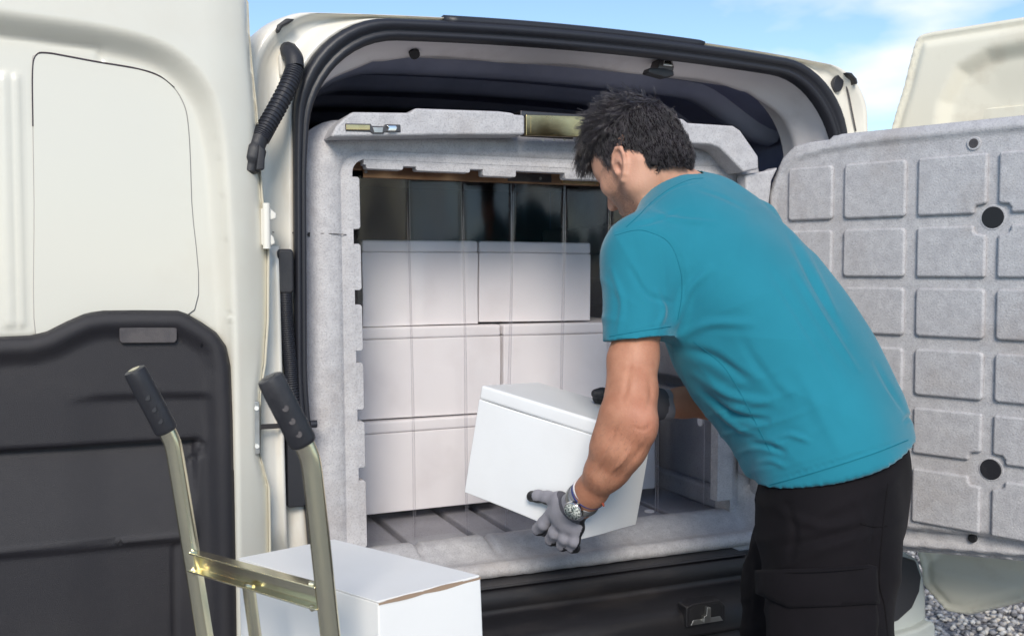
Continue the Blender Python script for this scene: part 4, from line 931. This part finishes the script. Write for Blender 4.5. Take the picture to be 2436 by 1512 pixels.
    lines = [([(1545, 900), (1548, 945), (1535, 980)], -.0016, 9), ([(1500, 860), (1490, 920), (1480, 960)], -.0016, 10), ([(1470, 1000), (1452, 1050), (1420, 1100)], -.0016, 8), ([(1515, 1030), (1490, 1080), (1440, 1140)], .0014, 7), ([(1505, 1015), (1530, 1022), (1550, 1010)], -.0010, 6), ([(1505, 1065), (1478, 1100), (1452, 1120)], .0016, 7), ([(1540, 1045), (1500, 1100), (1460, 1145)], -.0018, 9), ([(1440, 1080), (1425, 1110), (1400, 1140)], .0012, 5),
             ([(1560, 400), (1575, 450), (1590, 500)], -.002, 10), ([(1530, 470), (1540, 500), (1530, 540)], .002, 8), ([(1450, 505), (1462, 512), (1470, 515)], -.0015, 4)]
    V = crease(V, N, lines)
    me = fastmesh(V, Q); q = (V - HC) @ np.stack(HA).T; f, l, u = q.T
    al = np.abs(l)
    beard = sstep(-.030, -.052, u + .25 * np.abs(f - .03) * 0) * sstep(.004, .030, f) * (1 - sstep(-.115, -.135, u))
    side = sstep(.014, .028, f) * (1 - sstep(.050, .062, f)) * sstep(.045, .058, al) * (u < .01)
    beard = np.clip(np.maximum(beard * sstep(.012, .03, al) * 1., np.maximum(beard * .8, side * .55)), 0, 1) * (np.linalg.norm(q, axis=1) < .15)
    beard[(f > .098)] = 0; lipm = (np.abs(u + .072) < .012) & (al < .022) & (f > .07); beard[lipm] *= .1
    ear = np.exp(-((np.linalg.norm(V - hp(-.004, .080, -.018), axis=1)) / .028) ** 2); nose = np.exp(-(np.linalg.norm(V - hp(.11, 0, -.038), axis=1) / .016) ** 2)
    elb = np.exp(-(np.linalg.norm(V - att(1535, 1000, 1.735), axis=1) / .035) ** 2)
    pk = np.clip(.75 * ear + .5 * nose + .18 * elb + .6 * lipm, 0, 1); fair = np.clip((V[:, 2] - 1.30) / .05, 0, 1) * .75
    for nm, a in (('beard', beard), ('pink', pk), ('fair', fair)):
        at = me.attributes.new(nm, 'FLOAT', 'POINT'); at.data.foreach_set('value', a.astype(np.float32))
    b = link('body', me, M['skin'], man)
    # fine dark hair on the forearms
    r = np.random.default_rng(9); Nn = vnorm(V, Q); x, y = pxo(V); sel = np.where((V[:, 2] < 1.14) & (y > 1000) & (y < 1165) & (Nn @ fwv < .5) & (r.random(len(V)) < .075))[0]
    ad = unit(att(1406, 1168, 1.86) - att(1501, 990, 1.775)); P0 = V[sel]; nn = Nn[sel]; k = len(sel); L_ = r.uniform(.006, .013, k)[:, None]
    dr = ad + .28 * r.normal(size=(k, 3)); dr -= nn * (dr * nn).sum(1, keepdims=True); dr /= np.linalg.norm(dr, axis=1, keepdims=True) + 1e-9
    P1 = P0 + dr * L_ * .5 + nn * .0012; P2 = P0 + dr * L_ + nn * .0006; sd = np.cross(nn, dr) * .00007
    Vh = np.stack([P0 - sd, P0 + sd, P1 + sd, P1 - sd, P2], 1).reshape(-1, 3); o = np.arange(k)[:, None] * 5
    Th = np.vstack([o + [[0, 1, 2]], o + [[0, 2, 3]], o + [[3, 2, 4]]]); hs = link('arm_hair', fastmesh(Vh, Th), M['hair'], b); hs['kind'] = 'stuff'
    return b
build_body()
for s in (1, -1): tube('eyelashes', [hp(.0865, .042 * s, .0), hp(.0915, .031 * s, -.0045), hp(.088, .020 * s, -.003)], .0012, M['hair'], man, n=6)
for s in (1, -1): tube('eyebrow', catmull([hp(.066, .050 * s, .020), hp(.081, .036 * s, .027), hp(.092, .014 * s, .022)], 4), [.002] * 3 + [.0035] * 6, M['hair'], man, n=6, flat=.6)

def build_shirt():
    st = [(1992, 1160, 1.845, .154, .122), (1986, 1095, 1.86, .160, .128), (1955, 1000, 1.89, .166, .136), (1896, 905, 1.925, .178, .146), (1822, 798, 1.96, .190, .150), (1750, 686, 2.0, .200, .140), (1692, 585, 2.035, .186, .112), (1644, 515, 2.06, .125, .080), (1612, 476, 2.075, .070, .060)]
    S3 = [(att(*s[:3]), s[3], s[4]) for s in st]
    lo, hi = bounds([s[0] for s in S3] + [att(1525, 640, 1.8), att(1800, 545, 2.25)], .24); F = Field(lo, hi, .0042)
    stations(F, S3, LAT, 2, .025)
    F.add(rc(att(1650, 535, 2.02), att(1536, 612, 1.905), .070, .075), .05); F.add(rc(att(1690, 520, 2.09), att(1762, 560, 2.17), .072, .072), .05)
    a0, a1 = att(1532, 618, 1.90), att(1516, 850, 1.83)
    F.add(clip(rc(a0, a1, .077, .063), att(1518, 808, 1.845), unit(vd(.10, -1, 0) + unit(a1 - a0) * .3)), .035)
    b0, b1 = att(1770, 570, 2.18), att(1790, 800, 2.16); F.add(clip(rc(b0, b1, .08, .072), att(1802, 760, 2.165), unit(b1 - b0)), .03)
    F.add(rc(att(1668, 860, 1.93), att(1812, 1045, 1.90), .030, .036), .06)
    F.add(rc(att(1800, 1105, 1.88), att(1812, 1085, 1.86), .022, .022), .03)
    F.plane(att(1988, 1090, 1.86), unit(vd(.255, -.967, -.03)))
    # open the neck
    F.add(rc(hp(-.030, 0, -.045), att(1612, 470, 2.068), .066, .067), .006, 'c')
    V, Q = F.mesh(3); N = vnorm(V, Q)
    V = V + N * (wob(V, 16, 3, .0028) + wob(V, 38, 5, .0010))[:, None]
    # drag folds fan out from the armpit and gather above the belly
    x, y = pxo(V); dx, dy = x - 1590, y - 790; rr = np.hypot(dx, dy); th = np.arctan2(dy, dx) + wob(V, 7, 41, .10)
    ridge = (1 - np.abs(np.sin(th * 7.5 + wob(V, 9, 42, .9)))) ** 2 - .3
    V = V + N * (ridge * .0050 * sstep(60, 160, rr) * (1 - sstep(330, 620, rr)) * (.35 + .65 * sstep(-.3, .5, wob(V, 11, 43, 1.))))[:, None]
    ax2 = (x - 1800) * .35 + (y - 1000) * .94; r2 = (1 - np.abs(np.sin(ax2 * .052 + wob(V, 14, 44, 1.3)))) ** 2 - .3
    V = V + N * (r2 * .0042 * np.exp(-(((x - 1800) / 130) ** 2 + ((y - 1010) / 110) ** 2)))[:, None]
    L_ = [([(1464, 556), (1509, 546), (1545, 550), (1596, 578), (1624, 640), (1628, 720), (1612, 790)], -.0022, 5),
          ([(1610, 770), (1640, 690), (1690, 640)], .0055, 15), ([(1618, 800), (1690, 770), (1790, 770)], .0050, 15), ([(1625, 830), (1700, 850), (1780, 905)], -.0060, 16), ([(1650, 890), (1740, 940), (1840, 960)], .0060, 15),
          ([(1668, 930), (1740, 985), (1825, 1000)], -.0085, 11), ([(1690, 960), (1760, 1020), (1800, 1032)], .006, 10), ([(1790, 1055), (1830, 1060), (1866, 1074)], -.0075, 9), ([(1842, 1044), (1880, 1034), (1925, 1048)], .0045, 9), ([(1800, 1100), (1835, 1095), (1870, 1110)], .004, 9),
          ([(1850, 500), (1920, 610), (1985, 740)], .0045, 12), ([(1875, 560), (1945, 690), (2010, 800)], -.0040, 10), ([(1890, 640), (1960, 760), (2040, 880)], .0040, 10), ([(1830, 640), (1930, 800), (2000, 920)], -.0028, 14),
          ([(1545, 500), (1600, 520), (1700, 530)], .003, 9), ([(1500, 540), (1560, 525), (1620, 500)], -.0025, 7), ([(1660, 450), (1720, 470), (1780, 500)], -.002, 7),
          ([(1455, 640), (1480, 720), (1470, 790)], .003, 10), ([(1500, 640), (1540, 700), (1600, 720)], -.003, 10), ([(1560, 690), (1580, 740), (1560, 790)], .0035, 9), ([(1455, 798), (1520, 786), (1600, 768)], -.0016, 3.5),
          ([(1815, 1146), (1900, 1124), (2000, 1094), (2100, 1062), (2164, 1036)], -.0022, 4), ([(2080, 860), (2120, 930), (2168, 1000)], -.004, 9), ([(2150, 1000), (2165, 990), (2176, 1002)], -.006, 6), ([(1900, 880), (1960, 1000), (2000, 1080)], .0022, 22), ([(1760, 800), (1810, 880), (1880, 960)], -.0022, 16)]
    L_ += [([(1668, 430), (1600, 450), (1545, 492), (1490, 542)], -.0016, 3), ([(1462, 812), (1530, 800), (1600, 782)], .0008, 5)]
    V = crease(V, N, L_)
    sh = link('shirt', fastmesh(V, Q), M['shirt'], man)
    return sh
shirt = build_shirt()
cr = catmull([att(1662, 424, 2.075), att(1640, 421, 2.04), att(1600, 440, 2.005), att(1555, 480, 1.985), att(1515, 528, 1.985), att(1492, 560, 2.02), att(1500, 560, 2.10), att(1560, 500, 2.14), att(1640, 440, 2.12)], 6, True)

from mathutils.bvhtree import BVHTree
def build_trousers():
    st = [(1988, 1050, 1.86, .140, .104), (1986, 1140, 1.858, .146, .112), (1980, 1220, 1.858, .150, .118)]
    L1 = [(1976, 1200, 1.815, .112), (1974, 1300, 1.805, .111), (1972, 1400, 1.79, .104), (1978, 1500, 1.775, .100), (1986, 1620, 1.77, .096)]
    L2 = [(1945, 1200, 1.93, .100), (1915, 1300, 1.99, .100), (1890, 1400, 2.03, .098), (1880, 1512, 2.06, .092)]
    p1, p2 = att(*L1[-1][:3]), att(*L2[-1][:3]); g1 = p1 + vd(.03, 0, .02) * 1.; g1[2] = .10; g2 = p2 + vd(-.05, 0, .03); g2[2] = .10
    C1 = [(att(*a[:3]), a[3]) for a in L1] + [(g1, .085)]; C2 = [(att(*a[:3]), a[3]) for a in L2] + [(g2, .082)]
    lo, hi = bounds([c[0] for c in C1 + C2] + [att(1985, 1070, 1.86)], .2); F = Field(lo, hi, .0065)
    stations(F, [(att(*s[:3]), s[3], s[4]) for s in st], LAT, 2, .03); chain(F, C1, .03); chain(F, C2, .03)
    F.plane([0, 0, .06], [0, 0, -1.])
    V, Q = F.mesh(3); N = vnorm(V, Q); global SMOOTH; SMOOTH = BVHTree.FromPolygons([tuple(v) for v in V], [tuple(q) for q in Q]); V = V + N * (wob(V, 17, 11, .0040) + wob(V, 40, 12, .0018))[:, None]
    x, y = pxo(V); rdg = (1 - np.abs(np.sin(y * .030 + x * .012 + wob(V, 13, 51, 1.6)))) ** 2 - .3; V = V + N * (rdg * .0032 * sstep(-.4, .6, wob(V, 12, 52, 1.)))[:, None]
    L_ = [([(1830, 1200), (1950, 1250), (2060, 1230)], .004, 14), ([(1850, 1300), (1960, 1280), (2080, 1250)], -.005, 13), ([(2040, 1180), (2060, 1260), (2040, 1330)], .004, 14), ([(1870, 1190), (1890, 1260), (1880, 1330)], -.004, 12), ([(2095, 1150), (2080, 1280), (2060, 1400)], -.0035, 8),
          ([(1840, 1460), (1950, 1480), (2060, 1460)], .005, 15), ([(1870, 1500), (1960, 1470), (2040, 1500)], -.005, 12), ([(1790, 1300), (1800, 1400), (1785, 1500)], .005, 12)]
    V = crease(V, N, L_)
    return link('trousers', fastmesh(V, Q), M['trouser'], man), g1, g2
trousers, foot1, foot2 = build_trousers()
from mathutils.bvhtree import BVHTree
def bvh(o): me = o.data; return BVHTree.FromPolygons([tuple(v.co) for v in me.vertices], [tuple(p.vertices) for p in me.polygons])
def drape(name, poly, tree, off, mat_, parent, step=9, puff=0., back=.004):
    """cloth patch laid on a surface: outline given in photo pixels, carried to the surface and raised by off"""
    B = resample(poly, step); lo, hi = B.min(0), B.max(0); G = np.array(np.meshgrid(np.arange(lo[0], hi[0], step), np.arange(lo[1], hi[1], step))).reshape(2, -1).T
    G = G[inside(G, B)]; G = G[seg_dist(G, B, True) > step * .5] if len(G) else G; pts = np.vstack([B, G]); k = len(B)
    r = delaunay_2d_cdt([Vector(p) for p in pts], [(i, (i + 1) % k) for i in range(k)], [], 1, 1e-4); P2 = np.array([tuple(p) for p in r[0]]); ed = seg_dist(P2, B, True)
    V = []; W_ = []
    for p, e in zip(P2, ed):
        d = Vector(unit(ray(*p))); h = tree.ray_cast(Vector(CAM), d)
        if h[0] is None: h = tree.find_nearest(Vector(att(p[0], p[1], 1.8)))
        n = h[1]; n = n if n.dot(d) < 0 else -n
        V.append(np.array(h[0] + n * (off + puff * min(1, e / 30)))); W_.append(np.array(h[0] - n * back))
    faces = [tuple(f) for f in r[2]]; e = {(f[i], f[(i + 1) % len(f)]): 1 for f in faces for i in range(len(f))}; rim = [q for q in e if (q[1], q[0]) not in e]; idx = {}
    for q in rim:
        for w in q:
            if w not in idx: idx[w] = len(V); V.append(W_[w])
    faces += [(q[1], q[0], idx[q[0]], idx[q[1]]) for q in rim]
    return link(name, fixn(mesh(V, faces)), mat_, parent)
def drape_line(name, pts, tree, rad, mat_, parent, off=.0005):
    out = []
    for p in catmull([np.array(q, float) for q in pts], 6):
        h = tree.ray_cast(Vector(CAM), Vector(unit(ray(*p))))
        if h[0] is not None: out.append(np.array(h[0]) - unit(ray(*p)) * off)
    return tube(name, out, rad, mat_, parent, n=6) if len(out) > 2 else None
M['teal_stitch'] = mat('teal_stitching', (.0135, .165, .225), .9, spec=.1)
ts = bvh(shirt)
drape_line('hem_stitching', [(1818, 1156), (1900, 1134), (2000, 1104), (2090, 1074), (2160, 1046)], ts, .0010, M['teal_stitch'], shirt, .0003)
drape_line('sleeve_stitching', [(1450, 800), (1500, 791), (1550, 783), (1596, 776)], ts, .0009, M['teal_stitch'], shirt, .0003)
drape_line('shoulder_seam', [(1462, 560), (1509, 548), (1545, 552), (1592, 578), (1618, 640), (1622, 700), (1612, 760)], ts, .0009, M['teal_stitch'], shirt, .0002)
drape_line('collar_stitching', [(1672, 424), (1640, 428), (1596, 448), (1556, 476), (1520, 512), (1490, 540)], ts, .0009, M['teal_stitch'], shirt, .0003)
drape_line('side_seam', [(1650, 812), (1720, 870), (1770, 950), (1800, 1010), (1835, 1080)], ts, .0008, M['teal_stitch'], shirt, .0001)
tt = bvh(trousers)
drape('cargo_pocket', [(1836, 1400), (2068, 1400), (2078, 1470), (2070, 1560), (1842, 1560)], SMOOTH, .0135, M['trouser'], trousers, 12, .002)
drape('pocket_flap', [(1820, 1354), (1950, 1351), (2070, 1342), (2072, 1400), (2076, 1430), (1980, 1438), (1890, 1442), (1822, 1408)], SMOOTH, .0195, M['trouser'], trousers, 10, .003)
drape_line('flap_stitching', [(1826, 1362), (1950, 1359), (2066, 1350)], bvh(trousers), .0009, M['stitch'], trousers, .026)
drape_line('side_seam', [(2112, 1150), (2100, 1260), (2092, 1380), (2104, 1440), (2112, 1512)], tt, .0014, M['stitch'], trousers)
drape_line('back_pocket_seam', [(2048, 1245), (2080, 1252), (2110, 1250)], tt, .0014, M['stitch'], trousers)
for g, d in ((foot1, 0), (foot2, 0)):
    F = Field(g + [-.25, -.25, -.12], g + [.25, .25, .12], .007); fd = unit(vd(-.8, 0, .6)); b0 = np.array([g[0], g[1], .045])
    F.add(rc(b0 - fd * .05, b0 + fd * .14, .045, .042), .02); F.add(rc(b0, g + ZV * .04, .05, .055), .03); F.plane([0, 0, .004], [0, 0, -1.])
    V, Q = F.mesh(1); link('shoe', fastmesh(V, Q), M['blackplastic'], man)

# ---- left glove, gripping the lower edge of the box
def face_t(px, py, side):                              # distance along the photo ray to a face of the lifted box
    ax, s = side; n = HB_R[:, ax] * s; o = HB_C + n * HB_D[ax] / 2; d = ray(px, py); return float(((o - CAM) @ n) / (d @ n))
def glove(fingers, thumb, palm, cuff, name, blackfn, h=.0017):
    pts = [p for fg in fingers + [thumb] for p, r in fg] + [p for p, r in palm + cuff]
    lo, hi = bounds(pts, .05); F = Field(lo, hi, h)
    for fg in fingers:
        F.add(rc(palm[0][0], fg[0][0], palm[0][1], fg[0][1] * 1.08), .022)
    for fg in fingers: chain(F, fg, .005)
    F.add(rc(palm[0][0], thumb[0][0], palm[0][1] * .8, thumb[0][1] * 1.15), .014); chain(F, thumb, .006)
    chain(F, cuff, .010)
    V, Q = F.mesh(2); N = vnorm(V, Q); V = V + N * wob(V, 160, 21, .0005)[:, None]
    me = fastmesh(V, Q); o = link(name, me, [M['glove'], M['gloveblack'], M['gloveband']], man)
    c = V[Q].mean(1); nn = N[Q].mean(1); me.polygons.foreach_set('material_index', blackfn(c, nn).astype(np.int32)); return o
def g(px, py, dt, r): return (att(px, py, face_t(min(px, 1378), min(py, 1285), (1, -1)) + dt), r)
fin = [[g(1318, 1214, -.024, .0130), g(1294, 1244, -.020, .0128), g(1281, 1257, -.002, .0122), g(1294, 1262, .035, .0105)],
       [g(1334, 1236, -.026, .0130), g(1320, 1266, -.024, .0126), g(1311, 1282, -.004, .0120), g(1320, 1286, .035, .0105)],
       [g(1352, 1248, -.026, .0128), g(1344, 1280, -.026, .0120), g(1338, 1295, -.008, .0114), g(1346, 1297, .030, .010)],
       [g(1372, 1254, -.022, .0126), g(1366, 1286, -.022, .0114), g(1361, 1300, -.006, .0108), g(1368, 1303, .028, .0095)]]
thm = [g(1332, 1190, -.026, .0155), g(1304, 1183, -.020, .0128), g(1280, 1180, -.016, .0118), g(1265, 1180, -.013, .0110)]
pal = [g(1350, 1222, -.022, .0205)]
cuf = [(pal[0][0], .022), (att(1366, 1208, 1.905), .0275), (att(1382, 1192, 1.888), .0298), (att(1398, 1172, 1.868), .0298)]
def lb(c, n):
    m = np.zeros(len(c), int); x, y = pxo(c)
    m[(n @ fwv) > .25] = 1
    for fg in fin:
        d = np.min([np.linalg.norm(c - p, axis=1) for p, r in fg[2:]], 0); m[d < .0150] = np.where((n[d < .0150] @ unit(vd(-.5, .2, -1))) > .55, m[d < .0150], 1)
    m[np.linalg.norm(c - thm[3][0], axis=1) < .0185] = 1
    m[(x < 1345) & (y > 1186) & (y < 1215) & ((n @ ZV) < -.5)] = 1
    m[((n @ unit(vd(1, -.5, .1))) > .50) & (y > 1228) & (x > 1340)] = 1
    a = unit(att(1398, 1172, 1.868) - att(1350, 1222, 1.90)); s = (c - att(1360, 1212, 1.90)) @ a; m[(s > -.006) & (s < .0045) & (m == 0) & (x > 1325)] = 2
    return m
gl1 = glove(fin, thm, pal, cuf, 'glove', lb); gl1['label'] = 'left grey knit glove with black fingertips'
# ---- right glove, on the far upper corner of the box
tt2 = face_t(1430, 950, (2, 1)); DT2 = .062
bd2 = HB_R[:, 1]
def off(p, d): return p + d
w2 = att(1578, 962, 2.052 + DT2); pk2 = att(1535, 958, 2.035 + DT2)
base = att(1492, 945, 2.03)
fin2 = []
for i in range(4):
    sh = unit(vd(.2, -.3, 1)) * (.0 + .021 * i) + ZV * (-.006 * i)
    fin2.append([(att(1492, 946, 2.015 + DT2) + sh, .0128), (att(1460, 938, 2.005 + DT2) + sh, .0118), (att(1432, 935, 1.998 + DT2) + sh, .0112), (att(1418, 936, 1.996 + DT2) + sh, .0100)])
thm2 = [(att(1520, 985, 2.06), .014), (att(1500, 1005, 2.045), .012), (att(1480, 1015, 2.035), .0115), (att(1470, 1020, 2.03), .0105)]
cuf2 = [(pk2, .026), (att(1562, 961, 2.048 + DT2), .0315), (att(1583, 962, 2.055 + DT2), .0325)]
def rb_(c, n):
    m = np.ones(len(c), int); s = (c - cuf2[0][0]) @ unit(cuf2[2][0] - cuf2[0][0]); m[s > .006] = 2; m[s > .038] = 0; return m
gl2 = glove(fin2, thm2, [(pk2, .026)], cuf2, 'glove', rb_, .002); gl2['label'] = 'right dark glove on the far edge of the box'

# ---- watch and bracelets on the left wrist
ax = unit(att(1404, 1170, 1.86) - att(1382, 1203, 1.885)); cw = att(1386, 1188, 1.882)
def wring(c, r, n=40, up=None):
    a = unit(np.cross(ax, up if up is not None else ZV)); b = np.cross(ax, a); return [c + (a * math.cos(2 * math.pi * i / n) + b * math.sin(2 * math.pi * i / n)) * r for i in range(n)]
wt = None
def torus(name, ring_, rad, m, parent, n=8, flat=1.):
    P = ring_; k = len(P); cen = np.mean(P, 0); V = []; Fc = []
    for i in range(k):
        o = unit(P[i] - cen)
        for j in range(n): th = 2 * math.pi * j / n; V.append(P[i] + o * math.cos(th) * rad * flat + ax * math.sin(th) * rad)
    for i in range(k):
        for j in range(n): Fc.append((i * n + j, i * n + (j + 1) % n, ((i + 1) % k) * n + (j + 1) % n, ((i + 1) % k) * n + j))
    return link(name, fixn(mesh(V, Fc)), m, parent)
M['blueband'] = mat('navy_bracelet', (.03, .04, .16), .5); M['whiteband'] = mat('white_bead_bracelet', (.75, .72, .72), .5, bump=.6, bscale=500); M['redcord'] = mat('red_cord', (.32, .06, .03), .7)
M['dial'] = mat('watch_dial', (.62, .64, .58), .35, col2=(.10, .13, .12), nscale=300, nlo=.50, nhi=.58)
wd_dir = unit(vd(-.30, .0, -.95)); wd_dir = unit(wd_dir - ax * (wd_dir @ ax))
strap = torus('wristwatch', wring(cw, .0318), .0085, M['steel'], man, 8, .25); strap['label'] = 'steel wristwatch with round pale dial'
dc = cw + wd_dir * .0345 - ax * .002; du = ax; dv = np.cross(wd_dir, du)
circ = lambda r: [(r * math.cos(2 * math.pi * q / 32), r * math.sin(2 * math.pi * q / 32)) for q in range(32)]
prism('watch_case', circ(.0188), (dc, du, dv, wd_dir), -.004, .0055, M['chrome'], strap, b=.0015); prism('watch_dial', circ(.0163), (dc, du, dv, wd_dir), .003, .0060, M['dial'], strap, b=0)
for q in range(12):
    a = q * math.pi / 6; p = dc + du * .0138 * math.cos(a) + dv * .0138 * math.sin(a) + wd_dir * .0062
    obox('hour_mark', p, (du * math.cos(a) + dv * math.sin(a), dv * math.cos(a) - du * math.sin(a), wd_dir), (.003, .0012, .0006), M['hole'], strap, b=0)
for a, l in ((.6, .011), (2.4, .008)): obox('watch_hand', dc + (du * math.cos(a) + dv * math.sin(a)) * l / 2 + wd_dir * .0066, (du * math.cos(a) + dv * math.sin(a), dv * math.cos(a) - du * math.sin(a), wd_dir), (l, .0012, .0005), M['hole'], strap, b=0)
tube('crown', [dc + du * .019, dc + du * .0235], .003, M['chrome'], strap, n=10)
torus('bracelet', wring(att(1402, 1170, 1.866), .0300), .0034, M['whiteband'], man); torus('bracelet', wring(att(1398, 1176, 1.870), .0312), .0022, M['blueband'], man)
torus('bracelet', wring(att(1405, 1166, 1.863), .0292), .0016, M['redcord'], man)
tube('bracelet_cord', catmull([att(1428, 1192, 1.845), att(1434, 1197, 1.84), att(1436, 1203, 1.84)], 4), .002, M['redcord'], man, n=6)

# ---- hair: a cap over the skull plus many tapered strands
def build_hair():
    r = np.random.default_rng(5); c0 = np.array([-.014, 0, .022]); rad = np.array([.103, .0825, .099])
    def mask(q):                                       # 1 where hair grows, in head coordinates
        f, l, u = q.T; al = np.abs(l)
        low = np.where(f < -.035, -.070 - .018 * np.clip((-f - .035) / .05, 0, 1) + .010 * (al > .05), np.where(f < .012, np.interp(f, [-.035, -.005, .012], [-.062, .006, .010]), np.interp(f, [.012, .03, .045, .06, .075, .1], [-.012, -.018, .014, .044, .060, .066])))
        return u > low
    F = Field(HC - .19, HC + .19, .0042); F.add(ell(hp(-.014, 0, .026), HA, (.0985, .0798, .0945)), .01); F.add(ell(hp(-.055, 0, -.030), HA, (.054, .064, .060)), .02)
    F.add(ell(hp(.045, .0, .085), HA, (.050, .055, .032)), .02); F.add(ell(hp(-.01, 0, .105), HA, (.065, .055, .024)), .02)
    V, Q = F.mesh(2); q = (V - HC) @ np.stack(HA).T; N = vnorm(V, Q)
    low_m = mask(q * [1, 1, 1] + [0, 0, -.004]); keep = low_m[Q].all(1) | (low_m[Q].sum(1) >= 3)
    V = V + N * (wob(V, 120, 31, .0022) + wob(V, 260, 32, .0012))[:, None]
    Q = Q[keep]; us = np.unique(Q); mp = np.full(len(V), -1); mp[us] = np.arange(len(us))
    hr = link('hair', fastmesh(V[us], mp[Q]), M['haircap'], man, label='short dark wavy hair, longer on top')
    n = 6000; ar = np.linalg.norm(np.cross(V[Q[:, 2]] - V[Q[:, 0]], V[Q[:, 3]] - V[Q[:, 1]]), axis=1); pick = r.choice(len(Q), n, p=ar / ar.sum()); w4 = r.dirichlet(np.ones(4), n)
    root = (V[Q[pick]] * w4[:, :, None]).sum(1); rn = N[Q[pick]].mean(1); q = (root - HC) @ np.stack(HA).T; nrm = rn @ np.stack(HA).T; nrm /= np.linalg.norm(nrm, axis=1, keepdims=True)
    top = sstep(.045, .085, q[:, 2]); fr = sstep(.0, .07, q[:, 0]) * top
    flow_top = np.stack([.75 + .25 * r.normal(size=n), .45 * r.normal(size=n) + q[:, 1] * 4, .25 + .3 * r.normal(size=n)], 1); flow_side = np.stack([.15 - .25 * (q[:, 0] < -.03) * 0 + .15 * r.normal(size=n), .1 * r.normal(size=n), -1 + .15 * r.normal(size=n)], 1)
    flow = flow_top * top[:, None] + flow_side * (1 - top)[:, None]
    ln = np.clip(.040 + .008 * r.normal(size=n), .02, .055) * top + (.013 + .003 * r.normal(size=n)) * (1 - top) + .004 * fr; nape = (q[:, 2] < -.02) & (q[:, 0] < -.02); ln[nape] *= np.interp(q[nape, 2], [-.075, -.02], [.45, 1])
    dirv = nrm * (.10 + .22 * top)[:, None] + flow; dirv /= np.linalg.norm(dirv, axis=1, keepdims=True)
    W3 = np.stack(HA); seg = 7; kids = 5; grav = (W3 @ np.array([0, 0, -1.]))
    ph = r.uniform(0, 6.28, n); amp = .0035 * top + .0009 * (1 - top); P = q - nrm * .002; pts = [P]; cur = dirv.copy()
    side1 = np.cross(dirv, nrm); side1 /= np.linalg.norm(side1, axis=1, keepdims=True) + 1e-9
    for i in range(seg):
        cur = cur + (grav[None] * (.05 + .50 * fr)[:, None] - nrm * (.16 * (i / seg))[None] if False else grav[None] * (.05 + .60 * fr)[:, None]) * .6
        cur /= np.linalg.norm(cur, axis=1, keepdims=True); P = P + cur * (ln / seg)[:, None]
        # stay outside the skull
        e = (P - c0) / (rad - .006); k = np.linalg.norm(e, axis=1); P = np.where((k < 1)[:, None], c0 + (P - c0) / k[:, None], P)
        wv = side1 * (np.sin(ph + i * .85) * amp * (i / seg + .2))[:, None] + nrm * (np.cos(ph + i * .85) * amp * (i / seg))[:, None]
        pts.append(P + wv)
    pts = np.stack(pts, 1)                             # n, seg+1, 3
    off_ = r.normal(size=(n, kids, 1, 3)) * .0026 * np.linspace(.9, .55, seg + 1)[None, None, :, None]
    S4 = (pts[:, None] + off_ + r.normal(size=(n, kids, seg + 1, 3)) * .0004).reshape(-1, seg + 1, 3)
    Wd = HC + S4[..., 0:1] * Fh + S4[..., 1:2] * Lh + S4[..., 2:3] * Uh
    tan = np.gradient(Wd, axis=1); tan /= np.linalg.norm(tan, axis=2, keepdims=True) + 1e-9; a = np.cross(tan, np.array([.3, .5, .81])); a /= np.linalg.norm(a, axis=2, keepdims=True) + 1e-9; b = np.cross(tan, a)
    rr = (.00052 * np.linspace(1, .25, seg + 1))[None, :, None]; ns = len(Wd)
    ringv = np.stack([Wd + (a * math.cos(t) + b * math.sin(t)) * rr for t in (0, 2.094, 4.189)], 2)   # ns, seg+1, 3, 3
    Vh = ringv.reshape(-1, 3); ids = np.arange(ns * (seg + 1) * 3).reshape(ns, seg + 1, 3)
    Qh = np.concatenate([np.stack([ids[:, :-1, j], ids[:, :-1, (j + 1) % 3], ids[:, 1:, (j + 1) % 3], ids[:, 1:, j]], -1).reshape(-1, 4) for j in range(3)])
    st = link('hair_strands', fastmesh(Vh, Qh), M['hair'], hr); st['kind'] = 'stuff'
build_hair()
